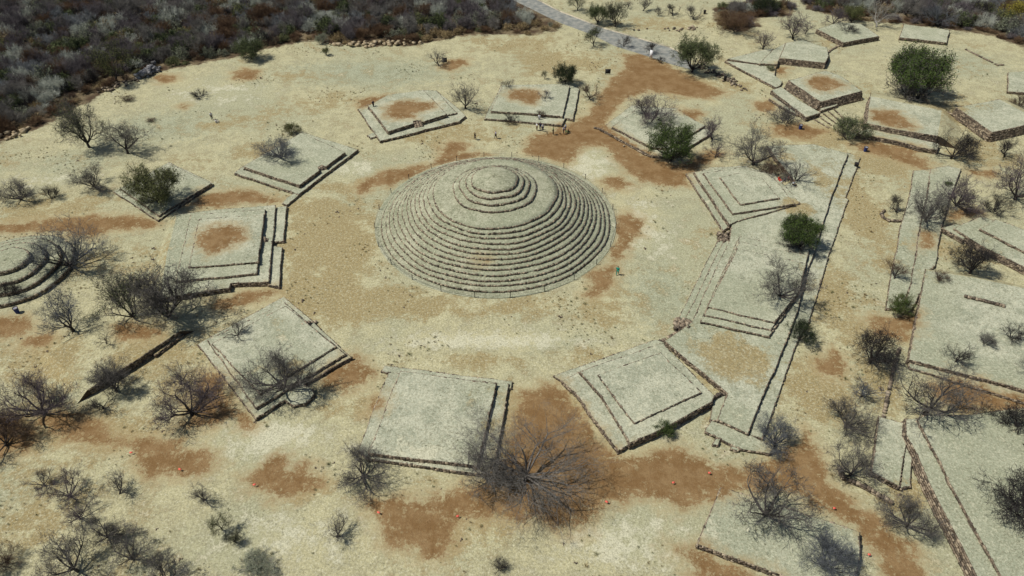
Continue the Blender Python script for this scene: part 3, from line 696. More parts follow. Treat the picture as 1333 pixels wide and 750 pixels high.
# ------------------------------------------------------------------ tubes
def tubes(segs, k):
    """segs: array (n,8): p0 p1 r0 r1"""
    s = np.asarray(segs, float); p0, p1, r0, r1 = s[:, :3], s[:, 3:6], s[:, 6], s[:, 7]
    d = p1-p0; L = np.linalg.norm(d, axis=1, keepdims=True); d = d/np.maximum(L, 1e-6)
    h = np.where(np.abs(d[:, 2:3]) < .9, np.array([[0, 0, 1.]]), np.array([[1., 0, 0]]))
    u = np.cross(d, h); u /= np.linalg.norm(u, axis=1, keepdims=True); v = np.cross(d, u)
    ph = np.linspace(0, 2*np.pi, k, endpoint=False)
    ring = u[:, None]*np.cos(ph)[None, :, None]+v[:, None]*np.sin(ph)[None, :, None]
    A = p0[:, None]+ring*r0[:, None, None]; B = p1[:, None]+ring*r1[:, None, None]
    V = np.concatenate([A, B], 1).reshape(-1, 3)
    base = (np.arange(len(s))*2*k)[:, None, None]
    f = np.array([(j, (j+1) % k, (j+1) % k+k, j+k) for j in range(k)])[None]
    return V, (base+f).reshape(-1, 4)
def tube_mesh(name, segs, k, mat): V, Fa = tubes(segs, k); return npmesh(name, V, Fa, mat)

# rope barrier round the great pyramid
root = empty('rope_barrier', (0, 0, 0)); tag(root, 'thin rope on slim dark posts ringing the great round pyramid', 'barrier')
post = tube_mesh('post', [(0, 0, 0, 0, 0, 1.0, .055, .05), (0, 0, .9, 0, 0, 1.06, .08, .06)], 6, M['iron'])
tips = []
for k in range(24):
    a = R(7+15*k); x, y = 20*math.cos(a), 20*math.sin(a)
    ob = link('post', post, root); ob.location = (x, y, 0); tips.append((x, y))
sg = []
for k in range(24):
    (x0, y0), (x1, y1) = tips[k], tips[(k+1) % 24]
    for j in range(4):
        t0, t1 = j/4, (j+1)/4
        for hz in (.9, .5):
            z0 = hz-.10*4*t0*(1-t0); z1 = hz-.10*4*t1*(1-t1)
            sg.append((x0+(x1-x0)*t0, y0+(y1-y0)*t0, z0, x0+(x1-x0)*t1, y0+(y1-y0)*t1, z1, .016, .016))
link('rope', tube_mesh('rope', sg, 4, M['rope']), root)

# ------------------------------------------------------------------ trees
def nrm(v): return v/max(math.sqrt(v@v), 1e-9)
def grow(seed, limbs=5, trunk=1.0, limbL=3.0, spread=55, levels=5, up=.10, wig=.28, dens=1.0, twig=.015, r0=.17, multi=False, drop=0.0):
    g = np.random.default_rng(seed); out = []
    Ls = [0, limbL, limbL*.62, limbL*.40, limbL*.25, limbL*.16, limbL*.10]
    def dev(d, ang):
        a = nrm(np.cross(d, nrm(g.normal(size=3)))); return nrm(d*math.cos(ang)+a*math.sin(ang))
    def br(p, d, L, r, lev):
        ns = [2, 5, 4, 3, 2, 1, 1][lev]
        for i in range(ns):
            d = nrm(d+g.normal(0, wig*(1.0 if lev < 3 else 1.5)/math.sqrt(ns), 3)+np.array([0, 0, up-drop*(i/ns)*(lev > 0)]))
            q = p+d*L/ns; r2 = max(r*(1-.5/ns), twig*.7)
            out.append((*p, *q, r, r2, lev)); p, r = q, r2
            if lev < levels and (i >= 1 or lev >= 2):
                nk = g.poisson((1.0 if lev == 1 else 1.15)*dens)
                if i == ns-1: nk = max(nk, 2)
                for _ in range(nk):
                    br(p, dev(d, R(g.uniform(22, 58))), Ls[min(lev+1, 6)]*g.uniform(.6, 1.25), max(r*g.uniform(.5, .72), twig), lev+1)
    z = 0.0
    if not multi:
        p = np.zeros(3)-np.array([0, 0, .25]); d = nrm(np.array([g.normal(0, .12), g.normal(0, .12), 1]))
        for i in range(3):
            q = p+d*(trunk+.25)/3; out.append((*p, *q, r0*1.25*(1-.1*i), r0*1.25*(1-.1*(i+1)), 0)); p = q; d = nrm(d+g.normal(0, .12, 3)*np.array([1, 1, 0]))
        start = p
    else: start = np.array([0, 0, -.15])
    a0 = g.uniform(0, 6.28)
    for k in range(limbs):
        az = a0+k*2*math.pi/limbs+g.normal(0, .3); el = R(spread*g.uniform(.55, 1.2)) if k else R(12)
        d = np.array([math.sin(el)*math.cos(az), math.sin(el)*math.sin(az), math.cos(el)])
        st = start+(np.array([math.cos(az), math.sin(az), 0])*g.uniform(.05, .35) if multi else -np.array([0, 0, g.uniform(0, trunk*.25)]))
        br(st, d, limbL*g.uniform(.75, 1.2), r0*g.uniform(.45, .75), 1)
    A = np.array(out)
    # normalise to a crown 8 m wide
    w = np.percentile(np.hypot(A[:, 3], A[:, 4]), 96); s = 4.0/w
    A[:, :6] *= s; A[:, 6:8] *= max(s, .8)*np.where(A[:, 8:9] <= 2, 1.25, 1.0)
    return A
def leaves(g, tips, n, spread, size, flat=.8):
    c = tips[g.integers(0, len(tips), n)]+g.normal(0, spread, (n, 3))
    a = g.normal(size=(n, 3)); a /= np.linalg.norm(a, axis=1, keepdims=True); b = np.cross(a, g.normal(size=(n, 3))); b /= np.linalg.norm(b, axis=1, keepdims=True)
    s = size*g.uniform(.6, 1.4, (n, 1))
    V = np.stack([c-a*s, c+a*s*.3+b*s*.55, c+a*s, c-b*s*.5], 1).reshape(-1, 3)
    return V, np.arange(n*4).reshape(n, 4)
VAR = {}
def make_variant(key, seed, leaf=0, lsize=.13, lspread=.22, lowcut=5, **k):
    A = grow(seed, **k)
    cut = 2 if key == 'great' else 1
    lo = A[A[:, 8] <= cut]; hi = A[A[:, 8] > cut]
    tr = tube_mesh('trunk', lo[:, :8], 5, M['bark_dark'])
    big = hi[hi[:, 8] <= 3]; sm = hi[hi[:, 8] > 3]
    V1, F1 = tubes(big[:, :8], 4); 
    if len(sm):
        V2, F2 = tubes(sm[:, :8], 3); V = np.vstack([V1, V2]); Fa = np.vstack([F1, F2+len(V1)])
    else: V, Fa = V1, F1
    br = npmesh('branches', V, Fa, M['twig_grey'])
    lf = None
    if leaf:
        g = np.random.default_rng(seed+99); tips = hi[hi[:, 8] >= hi[:, 8].max()-1][:, 3:6]
        tips = tips[tips[:, 2] > np.percentile(tips[:, 2], lowcut)]
        V, Fa = leaves(g, tips, leaf, lspread, lsize); lf = npmesh('foliage', V, Fa, M['leaf_green'])
    VAR[key] = (tr, br, lf)
    return len(Fa)
# bare trees
for i, k in enumerate([dict(limbs=6, dens=1.0), dict(limbs=7, spread=64, trunk=.7, dens=1.0), dict(limbs=5, trunk=1.2, spread=50, dens=1.05), dict(limbs=8, spread=68, trunk=.5, drop=.04, dens=1.05), dict(limbs=6, wig=.36, trunk=.8, dens=1.05), dict(limbs=8, trunk=.5, spread=66, dens=1.1, twig=.012)]):
    make_variant('bare%d' % i, 11+i*7, **k)
for i in range(3): make_variant('mini%d' % i, 140+i*5, limbs=5, levels=4, dens=1.05, trunk=1.1-.2*i, spread=50+i*6, twig=.018, wig=.3)
make_variant('great', 5, limbs=15, trunk=1.2, limbL=4.6, spread=72, dens=.95, twig=.0052, r0=.10, drop=.0, up=.06, wig=.24)
for i in range(3): make_variant('shrub%d' % i, 60+i, limbs=9, limbL=2.2, spread=58, levels=4, multi=True, r0=.09, twig=.012, dens=1.25)
make_variant('dense0', 71, limbs=12, limbL=2.4, spread=62, levels=5, multi=True, r0=.09, twig=.010, dens=1.02)
make_variant('sparse0', 80, leaf=5200, lsize=.065, lspread=.16, limbs=5, trunk=1.1)
make_variant('sparse1', 83, leaf=4500, lsize=.065, lspread=.16, limbs=6, trunk=.8, spread=60)
make_variant('leafy0', 86, leaf=17000, lsize=.075, lspread=.18, lowcut=8, limbs=9, trunk=.6, spread=66)
make_variant('leafy1', 89, leaf=15000, lsize=.075, lspread=.16, lowcut=15, limbs=8, trunk=.5, spread=64)
make_variant('bush0', 92, leaf=24000, lsize=.07, lspread=.15, lowcut=32, limbs=11, limbL=2.2, multi=True, r0=.09, spread=66)
make_variant('bush1', 95, leaf=7000, lsize=.09, lspread=.18, lowcut=20, limbs=9, limbL=2.0, multi=True, r0=.08, spread=60, levels=4)
def plant(name, var, px, py, w, tw, label, leaf=None, z=0.0, rot=None, hs=1.0, group=None, cat=None, bark='bark_dark'):
    x, y = G((px, py), z)[0]
    if var[:4] == 'bare' and w < 50: var = 'mini%d' % (int(px) % 3)
    fac = 1.10 if var[:4] in ('bare', 'mini', 'grea', 'shru') else .95
    if var[:4] in ('leaf', 'bush', 'spar'): hs *= 1.2
    s = fac*w/(FOC/depth(x, y, z))/8.0
    root = empty(name, (x, y, z), rnd.uniform(0, 6.28) if rot is None else rot)
    root.scale = (s, s, s*hs*(.88 if var != 'great' else 1))
    tr, br, lf = VAR[var]
    def part(nm, me, mat):
        o = link(nm, me, root); o.material_slots[0].link = 'OBJECT'; o.material_slots[0].material = M[mat]
    part('trunk', tr, bark); part('branches', br, 'twig_'+tw)
    if lf is not None: part('foliage', lf, 'leaf_'+(leaf or 'green'))
    tag(root, label, cat or {'b': 'tree', 's': 'shrub', 'g': 'tree', 'l': 'tree', 'd': 'shrub', 'm': 'tree'}[var[0]], group)
    return root
GB = 'bare trees among the ruins'; GS = 'dry shrubs among the ruins'; GG = 'green trees among the ruins'
T = 'bare_tree'; H = 'dry_shrub'; L = 'leafy_tree'; B = 'green_bush'
PLANTS = [
 # name, variant, base px, py, crown width px, twig colour, label, {options}
 (L, 'sparse0', 152, 106, 62, 'dark', 'sparse olive tree at the scrub edge beside the dark rock heap', dict(leaf='olive', hs=1.1)),
 (L, 'sparse1', 117, 192, 64, 'grey', 'airy olive-green tree standing alone where the left scrub ends', dict(leaf='mid', hs=1.15)),
 (T, 'bare0', 167, 200, 58, 'grey', 'bare grey tree just right of the airy olive-green tree, upper left', {}),
 (L, 'leafy0', 328, 77, 40, 'dark', 'small rounded grey-green tree on the far edge of the clearing, upper left', dict(leaf='mid')),
 (H, 'shrub0', 260, 126, 24, 'dark', 'tiny dark dry shrub alone in the open upper left grass', dict(hs=.6)),
 (H, 'shrub1', 164, 131, 22, 'brown', 'flat dead bush near the scrub edge under the rock heap', dict(hs=.4)),
 (H, 'shrub2', 197, 158, 13, 'brown', 'smallest flat dead tuft below the dead bush, upper left', dict(hs=.4)),
 (T, 'bare5', 366, 206, 58, 'blue', 'low spreading blue-grey tree on top of the northwest platform', dict(z=1.15, hs=.75)),
 (B, 'bush1', 369, 39, 18, 'pale', 'small round pale sage bush at the edge of the top left scrub', dict(leaf='sage')),
 (B, 'bush1', 421, 56, 21, 'pale', 'wider pale sage bush at the tip of the clearing, top', dict(leaf='sage')),
 (L, 'leafy1', 425, 72, 11, 'dark', 'tiny bright green sapling alone on the grass near the top', dict(leaf='olive', hs=1.3)),
 (T, 'bare2', 571, 85, 28, 'grey', 'small bare tree beside the black box at the top of the clearing', dict(hs=1.1)),
 (T, 'bare0', 606, 141, 42, 'grey', 'slender bare tree right of the platform with the central stair', dict(hs=1.1)),
 (B, 'bush1', 381, 175, 26, 'brown', 'small green-brown bush behind the northwest platform', dict(leaf='olive')),
 (H, 'bare2', 661, 116, 21, 'grey', 'small grey shrubby tree at the back left corner of the tour-group platform', dict(z=.4, cat='tree')),
 (H, 'shrub0', 664, 160, 21, 'dark', 'small dark shrub at the front left of the tour-group platform', {}),
 (H, 'bare4', 710, 129, 18, 'blue', 'small blue-grey tree beside the orange patch of the tour-group platform', dict(z=.9, cat='tree')),
 (H, 'shrub1', 703, 152, 14, 'brown', 'thin brown shrub on the step behind the tour group', dict(z=.5)),
 (L, 'leafy0', 736, 109, 33, 'dark', 'round dark green tree at the back corner of the tour-group platform', dict(leaf='dark', hs=1.15)),
 (L, 'sparse0', 709, 103, 10, 'grey', 'tiny thin sapling behind the tour-group platform', dict(leaf='olive', hs=1.6)),
 (T, 'bare3', 767, 129, 31, 'brown', 'bare tree just right of the tour-group platform', dict(hs=1.1)),
 (L, 'sparse0', 773, 60, 31, 'dark', 'small greenish tree in front of the road, top centre', dict(leaf='mid', hs=1.1)),
 (T, 'bare2', 812, 61, 22, 'grey', 'bare spindly tree at the near side of the road, top', dict(hs=1.1)),
 (T, 'bare1', 849, 70, 22, 'dark', 'bare spindly tree behind the white sign board', {}),
 (H, 'shrub0', 860, 81, 12, 'dark', 'little dark shrub right of the white sign board', {}),
 (L, 'sparse1', 801, 35, 36, 'dark', 'loose green tree beyond the road kerb, top centre', dict(leaf='mid')),
 (L, 'leafy1', 778, 31, 34, 'dark', 'dull green tree touching the loose green one beyond the road', dict(leaf='mid')),
 (L, 'sparse0', 752, 14, 30, 'grey', 'thin green tree at the top frame edge left of the road trees', dict(leaf='olive')),
 (L, 'leafy1', 901, 94, 62, 'dark', 'wide spreading grey-green tree at the junction of road and dirt track', dict(leaf='mid', hs=1.0)),
 (T, 'bare5', 844, 161, 62, 'purple', 'wide purple-grey bare tree behind the round green tree, top centre right', {}),
 (L, 'leafy0', 873, 208, 64, 'dark', 'round bright-green tree shading the ruined platform, upper right of the pyramid', dict(leaf='green', z=.3, hs=1.15)),
 (T, 'bare3', 927, 181, 40, 'purple', 'rounded purple-grey tree right of the ruined platform', {}),
 (T, 'bare5', 931, 205, 32, 'purple', 'dusky low tree directly below the rounded purple-grey one', {}),
 (T, 'bare1', 981, 215, 66, 'grey', 'big tangled grey tree behind the nested northeastern platform', {}),
 (H, 'shrub2', 1000, 232, 34, 'brown', 'brownish thicket along the back edge of the nested northeastern platform', {}),
 (T, 'bare0', 1030, 240, 48, 'grey', 'bare forked tree over the resting family', dict(hs=1.05)),
 (T, 'bare1', 837, 14, 22, 'grey', 'leftmost of the three bare park trees at the top edge', {}),
 (T, 'bare2', 857, 20, 16, 'grey', 'thinnest of the three bare park trees at the top edge', dict(hs=1.2)),
 (T, 'bare3', 875, 20, 23, 'dark', 'rightmost of the three close bare park trees at the top edge', {}),
 (T, 'bare0', 902, 25, 26, 'grey', 'bare park tree beside the small black bin, top edge', dict(hs=1.1)),
 (T, 'bare4', 817, 11, 14, 'grey', 'tiny bare tree in the park left of the others at the top edge', {}),
 (H, 'dense0', 957, 40, 58, 'rust', 'rust-brown dry thicket in the park, top right of centre', dict(hs=.8)),
 (B, 'bush1', 993, 18, 34, 'dark', 'dark green bush at the top edge by the rust-brown thicket', dict(leaf='dark')),
 (T, 'bare4', 993, 64, 32, 'purple', 'leaning purple tree beside the low double platform', {}),
 (T, 'bare5', 1032, 51, 46, 'purple', 'large purple tree with dark trunk against the top right woods', {}),
 (T, 'bare2', 1048, 44, 22, 'purple', 'slim dark tree just right of the large purple tree, top right', {}),
 (T, 'bare0', 1141, 35, 42, 'pale', 'pale-trunked tree in front of the top right woodland', dict(bark='bark_pale', hs=1.2)),
 (T, 'bare5', 1217, 34, 46, 'blue', 'blue-grey tree behind the plain small platform, top right', {}),
 (T, 'bare3', 1085, 34, 34, 'purple', 'bare tree at the back left of the olive-topped platform', {}),
 (L, 'leafy1', 1108, 30, 32, 'dark', 'olive-green tree behind the olive-topped platform, top right', dict(leaf='olive')),
 (H, 'shrub0', 1105, 41, 26, 'dark', 'dead bush lying on the olive-topped platform', dict(z=1.1, hs=.5)),
 (B, 'bush0', 1189, 126, 88, 'grey', 'largest dark green bush, alone in the upper right grass', dict(leaf='green', hs=1.2)),
 (L, 'bush1', 1105, 181, 50, 'grey', 'spiky grey-green shrub on the steps at the foot of the rubble wall', dict(leaf='mid', hs=1.0, cat='shrub')),
 (H, 'shrub1', 1022, 160, 44, 'grey', 'low grey shrub at the foot of the tall walled platform', dict(hs=.8)),
 (H, 'bush1', 1003, 93, 14, 'pale', 'small pale bush on the wedge terrace', dict(leaf='olive')),
 (T, 'bare3', 1238, 206, 62, 'dark', 'wide dark bare tree at the right end of the rubble wall', {}),
 (T, 'bare4', 1308, 204, 36, 'dark', 'dark bare tree below the tall shaded wall at the right edge', {}),
 (H, 'shrub0', 1327, 140, 32, 'brown', 'brown shrub at the right frame edge, upper part', {}),
 (B, 'bush1', 1318, 32, 48, 'brown', 'yellow-leaved bush in the top right corner', dict(leaf='yellow')),
 (B, 'leafy0', 1335, 166, 18, 'dark', 'bright light-green bush cut by the right frame edge', dict(leaf='bright', cat='bush')),
 (T, 'bare5', 28, 260, 54, 'grey', 'tangled grey tree at the left edge, upper part', dict(hs=.85)),
 (H, 'shrub2', 69, 258, 25, 'dark', 'low dark shrub right of the tangled tree at the left edge', {}),
 (T, 'bare3', 124, 244, 52, 'grey', 'bare grey tree left of the low diamond platform', {}),
 (L, 'leafy0', 208, 264, 74, 'dark', 'round olive-green tree over the low diamond platform at left', dict(leaf='olive', z=.5, hs=1.0)),
 (T, 'bare5', 91, 349, 90, 'blue', 'big blue-grey tree growing on the small round mound', dict(hs=1.05, z=.3)),
 (T, 'bare2', 95, 431, 60, 'blue', 'blue-grey bare tree below the small round mound', dict(hs=1.05)),
 (T, 'shrub2', 14, 385, 30, 'dark', 'dark scraggy shrub on the near slope of the small round mound', dict(cat='shrub', z=.6)),
 (T, 'bare4', 222, 419, 96, 'grey', 'wide bare tree over the upper end of the dark straight wall', {}),
 (L, 'sparse1', 176, 418, 82, 'grey', 'grey-green leafless-looking tree left of the wide tree above the dark wall', dict(leaf='mid')),
 (T, 'bare0', 139, 448, 22, 'dark', 'little black bare sapling on the court platform', dict(z=1.3)),
 (T, 'bare1', 311, 438, 36, 'grey', 'small bare tree on the back corner of the diamond platform', dict(z=.9)),
 (T, 'bare5', 58, 538, 102, 'purple', 'huge dusky tree left of the lower end of the dark wall', {}),
 (T, 'bare3', 8, 580, 76, 'brown', 'dark brown tree cut by the left frame edge, lower half', {}),
 (T, 'bare4', 152, 510, 56, 'grey', 'twisted tree hanging over the lower end of the dark wall', {}),
 (T, 'bare1', 134, 532, 42, 'dark', 'gnarled dark tree below the lower end of the dark wall', dict(hs=.8)),
 (T, 'bare5', 250, 540, 96, 'purple', 'large dusky tree with pale fork left of the diamond platform', {}),
 (T, 'bare3', 235, 500, 44, 'grey', 'smaller grey tree behind the large dusky one near the diamond platform', {}),
 (T, 'bare5', 373, 505, 102, 'grey', 'broad fine-twigged tree spreading over the diamond platform', dict(z=.5, hs=.9)),
 (T, 'bare2', 59, 632, 38, 'grey', 'small bare tree, leftmost of the lower left group', {}),
 (T, 'bare1', 92, 646, 54, 'purple', 'dusky tree second from left in the lower left group', {}),
 (T, 'bare4', 104, 676, 48, 'purple', 'purplish leaning tree in the middle of the lower left group', {}),
 (T, 'bare2', 156, 643, 40, 'grey', 'bare tree at the upper right of the lower left group', {}),
 (T, 'bare3', 140, 699, 62, 'grey', 'bare crooked tree with a dark fork in the lower left group', {}),
 (T, 'bare0', 101, 743, 84, 'grey', 'large bare tree at the bottom of the lower left group', {}),
 (T, 'bare1', 172, 727, 62, 'grey', 'low forked bare tree right of the large one at bottom left', dict(hs=.8)),
 (T, 'bare4', 267, 650, 36, 'grey', 'wispy bare tree above the yellow-green sapling', {}),
 (L, 'sparse0', 289, 690, 36, 'dark', 'thin yellow-green sapling in the lower left grass', dict(leaf='olive', hs=1.2)),
 (L, 'sparse1', 306, 706, 26, 'dark', 'sparse brownish-green sapling right of the yellow-green one', dict(leaf='olive', hs=.9)),
 (T, 'bare5', 215, 762, 78, 'grey', 'grey tree cut by the bottom frame edge, lower left', {}),
 (H, 'bush1', 335, 742, 58, 'pale', 'pale speckled bush at the bottom frame edge left of centre', dict(leaf='sage', hs=.5)),
 (H, 'dense0', 6, 735, 52, 'brown', 'dark brown thicket in the bottom left corner', {}),
 (T, 'bare5', 471, 621, 80, 'grey', 'wide dark-branched tree left of the broad southern platform', dict(hs=.85)),
 (T, 'bare4', 438, 699, 42, 'grey', 'small crooked tree below the wide dark-branched one', {}),
 (T, 'bare3', 634, 624, 84, 'grey', 'grey tree leaning against the left flank of the largest bare tree', {}),
 (T, 'great', 685, 622, 175, 'wgrey', 'largest bare tree, radiating pale limbs over brown earth below the plaza', dict(hs=.8, bark='bark')),
 (H, 'shrub1', 650, 741, 26, 'dark', 'small bare shrub at the bottom frame edge, centre', {}),
 (B, 'bush1', 863, 563, 34, 'dark', 'small bright green bush at the foot of the square southeastern platform', dict(leaf='green')),
 (T, 'bare1', 995, 670, 104, 'grey', 'wide tree with dark forked trunk on the low grey-topped platform', dict(z=.75, hs=.9)),
 (H, 'dense0', 1081, 738, 84, 'blue', 'dense blue-grey shrub on the low platform at the bottom right', dict(z=.75, hs=.9)),
 (T, 'bare5', 1008, 580, 66, 'blue', 'blue-grey tree at the lower end of the long terrace', {}),
 (T, 'bare3', 1121, 516, 44, 'blue', 'upper of the two blue-grey trees beside the ball court strip', {}),
 (T, 'bare5', 1100, 555, 68, 'grey', 'lower of the two grey trees beside the ball court strip', {}),
 (T, 'bare1', 1105, 619, 66, 'grey', 'grey tree at the bend of the dirt track, lower right', {}),
 (T, 'bare5', 1181, 685, 76, 'grey', 'tree with dark core beside the high-walled lower right platform', {}),
 (T, 'bare4', 1326, 672, 94, 'dark', 'dark tree at the right frame edge, lowest', {}),
 (T, 'bare3', 1322, 578, 92, 'dark', 'dark tree at the right frame edge above the lowest one', {}),
 (T, 'bare0', 1204, 538, 100, 'grey', 'sprawling pale tree at the head of the high-walled platform', dict(z=.5)),
 (T, 'bare4', 1132, 472, 62, 'dark', 'flat-crowned dark tree beside the round earth patch, right', {}),
 (T, 'bare2', 1244, 471, 42, 'dark', 'largest small tree on the flat right platform', dict(z=.9)),
 (H, 'shrub2', 1282, 448, 24, 'grey', 'middle and smallest shrub on the flat right platform', dict(z=.9)),
 (H, 'shrub0', 1316, 440, 32, 'dark', 'dark shrub nearest the right edge on the flat right platform', dict(z=.9)),
 (T, 'bare3', 1336, 490, 36, 'grey', 'grey tree cut by the right frame edge on the flat platform', dict(z=.9)),
 (B, 'bush1', 1172, 406, 42, 'brown', 'green bush with brown base at the foot of the ball court bench', dict(leaf='green', z=.3)),
 (L, 'bush1', 1041, 441, 44, 'dark', 'dark green spiky bush on the long terrace wall', dict(leaf='dark', z=.4, cat='bush')),
 (T, 'bare1', 1017, 390, 74, 'grey', 'wide bare tree at the right edge of the big eastern platform', dict(z=1.2)),
 (B, 'bush0', 1040, 318, 62, 'dark', 'full dark-based green bush above the big eastern platform', dict(leaf='green', z=.9, hs=1.05)),
 (T, 'bare2', 1166, 276, 34, 'dark', 'upright dark tree beside the small curved stone ring', dict(hs=1.1)),
 (T, 'bare5', 1206, 287, 66, 'grey', 'grey tree in the middle of the crowded ball court trees', dict(z=.8)),
 (T, 'bare3', 1244, 268, 66, 'purple', 'purple-tinged tree, rightmost of the crowded ball court trees', {}),
 (T, 'bare1', 1322, 260, 76, 'purple', 'wide purple tree at the right edge with a pale branch', {}),
 (H, 'shrub0', 1294, 276, 38, 'dark', 'low dark shrub left of the wide purple tree at the right', {}),
 (T, 'bare4', 1262, 356, 54, 'dark', 'dark bare tree between the two right-edge platforms', {}),
 (T, 'bare2', 1164, 364, 36, 'brown', 'faint brown tree on the near end of the ball court', dict(z=.3)),
 (B, 'bush1', 1234, 243, 12, 'dark', 'small green ball-like clump among the purple-tinged branches', dict(leaf='green', z=2.2)),
 (H, 'shrub1', 1223, 362, 24, 'brown', 'low brown shrub at the corner of the flat right platform', dict(z=.9, hs=.7)),
]
for nm, var, px, py, w, tw, lab, k in PLANTS:
    k = dict(k); grp = {T: GB, H: GS, L: GG, B: GG}[nm]
    if nm == T and var.startswith('shrub'): nm2 = H
    else: nm2 = nm
    plant(nm2, var, px, py, w, tw, lab, group=k.pop('group', grp), **k)

# ------------------------------------------------------------------ woodland mass (nobody could count it)
PAL = bpy.data.collections.new('woodland_plants')
def pal_obj(nm, var, tw, leaf=None, with_trunk=True):
    """one combined mesh per kind of plant"""
    tr, br, lf = VAR[var]; Vs, Fs, Ms, off = [], [], [], 0
    mats = []
    for me, mt in ((tr, 'bark_dark'), (br, 'twig_'+tw)) + (((lf, 'leaf_'+leaf),) if lf is not None and leaf else ()):
        v = np.empty(len(me.vertices)*3, np.float32); me.vertices.foreach_get('co', v); v = v.reshape(-1, 3)
        f = np.empty(len(me.loops), np.int32); me.loops.foreach_get('vertex_index', f); f = f.reshape(-1, 4)
        Vs.append(v); Fs.append(f+off); Ms.append(np.full(len(f), len(mats), np.int32)); off += len(v); mats.append(M[mt])
    me = npmesh(nm, np.vstack(Vs), np.vstack(Fs)); 
    for m_ in mats: me.materials.append(m_)
    mi = np.concatenate(Ms)
    if len(mi) == len(me.polygons): me.polygons.foreach_set('material_index', mi)
    o = bpy.data.objects.new(nm, me); PAL.objects.link(o)
# small scrub variants
for i in range(3): make_variant('scrub%d' % i, 200+i, limbs=9, limbL=2.0, spread=60, levels=4, multi=True, r0=.08, twig=.016, dens=1.35)
make_variant('scrubl0', 210, leaf=2600, lsize=.2, lspread=.3, limbs=8, limbL=2.0, spread=60, levels=4, multi=True, r0=.08, twig=.016, dens=1.1)
make_variant('scrubl1', 213, leaf=1400, lsize=.2, lspread=.3, limbs=8, limbL=2.0, spread=60, levels=4, multi=True, r0=.08, twig=.016, dens=1.1)
KIND = [('scrub0', 'wgrey', None), ('scrub1', 'wpurple', None), ('scrub2', 'wblue', None), ('bare5', 'wpurple', None), ('bare3', 'wgrey', None), ('scrub0', 'brown', None),
        ('scrubl1', 'grey', 'sage'), ('scrubl0', 'dark', 'mid'), ('scrub1', 'rust', None), ('scrubl1', 'rust', 'straw'), ('scrubl0', 'grey', 'olive'), ('scrub2', 'silver', None), ('scrub0', 'dark', None)]
for i, (v, t, l) in enumerate(KIND): pal_obj('plant_%02d' % i, v, t, l)
def scatter(name, P, sc, idx, zsc, label=None, coll=None):
    n = len(P); me = bpy.data.meshes.new(name); me.from_pydata([(float(a), float(b), float(c)) for a, b, c in P], [], [])
    for nme, arr in (('sc', sc), ('zs', zsc), ('rt', rng.uniform(0, 6.28, n))):
        at = me.attributes.new(nme, 'FLOAT', 'POINT'); at.data.foreach_set('value', np.asarray(arr, np.float32))
    at = me.attributes.new('ix', 'INT', 'POINT'); at.data.foreach_set('value', np.asarray(idx, np.int32))
    o = link(name, me); tag(o, kind='stuff')
    if label: o['label'] = label
    ng = bpy.data.node_groups.new(name+'_nodes', 'GeometryNodeTree')
    ng.interface.new_socket('Geometry', in_out='INPUT', socket_type='NodeSocketGeometry')
    ng.interface.new_socket('Geometry', in_out='OUTPUT', socket_type='NodeSocketGeometry')
    A = lambda t: ng.nodes.new(t); lk = ng.links.new
    gi, go, iop, ci = A('NodeGroupInput'), A('NodeGroupOutput'), A('GeometryNodeInstanceOnPoints'), A('GeometryNodeCollectionInfo')
    ci.inputs['Collection'].default_value = coll or PAL; ci.inputs['Separate Children'].default_value = True; ci.inputs['Reset Children'].default_value = True
    def at_(nm, ty='FLOAT'):
        q = A('GeometryNodeInputNamedAttribute'); q.data_type = ty; q.inputs['Name'].default_value = nm; return q.outputs['Attribute']
    cr = A('ShaderNodeCombineXYZ'); lk(at_('rt'), cr.inputs[2])
    cs = A('ShaderNodeCombineXYZ'); s_ = at_('sc'); lk(s_, cs.inputs[0]); lk(s_, cs.inputs[1]); lk(at_('zs'), cs.inputs[2])
    lk(gi.outputs[0], iop.inputs['Points']); lk(ci.outputs[0], iop.inputs['Instance']); iop.inputs['Pick Instance'].default_value = True
    lk(at_('ix', 'INT'), iop.inputs['Instance Index']); lk(cr.outputs[0], iop.inputs['Rotation']); lk(cs.outputs[0], iop.inputs['Scale'])
    lk(iop.outputs[0], go.inputs[0])
    md = o.modifiers.new('scatter', 'NODES'); md.node_group = ng
    return o
def jit(x0, x1, y0, y1, st):
    gx, gy = np.meshgrid(np.arange(x0, x1, st), np.arange(y0, y1, st))
    return np.stack([gx.ravel(), gy.ravel()], 1)+rng.uniform(-.5, .5, (gx.size, 2))*st
roadsd = lambda P: sdf(P, rw)
P = np.vstack([jit(-210, 210, 15, 150, 2.5), jit(-330, 330, 150, 330, 6)])
w = np.full(len(P), -4.0)
for q in WILD: w = np.maximum(w, sdf(P, q))
ok = (w > .8) & (roadsd(P) < -2.2); P = P[ok]; w = w[ok]
pn = np.array([mnoise.noise(Vector((a*.05, b*.05, 4.))) for a, b in P]); pn2 = np.array([mnoise.noise(Vector((a*.11, b*.11, 14.))) for a, b in P])
ix = np.zeros(len(P), int); u = rng.random(len(P))
edge = w < 4.2+pn*5
wood = np.where(pn > .12, 2, np.where(pn < -.15, 1, 0))
ix = np.where(u < .28, wood, np.where(u < .38, 3, np.where(u < .48, 4, np.where(u < .64, 5, np.where(u < .78, 6, np.where(u < .86, 7, np.where(u < .92, 8, np.where(u < .96, 9, 10))))))))
u2 = rng.random(len(P)); ix = np.where((pn2 < -.02) & (u2 < .35), 11, ix); ix = np.where(u2 > .9, 12, ix)
ix = np.where((pn2 > .25) & (u > .5), 8, ix)
ix = np.where(edge, np.where(u < .36, 8, np.where(u < .64, 9, np.where(u < .86, 5, np.where(u < .93, 6, 10)))), ix)
ix = np.where((P[:, 0] > 60) & edge & (u > .5), 1, ix)
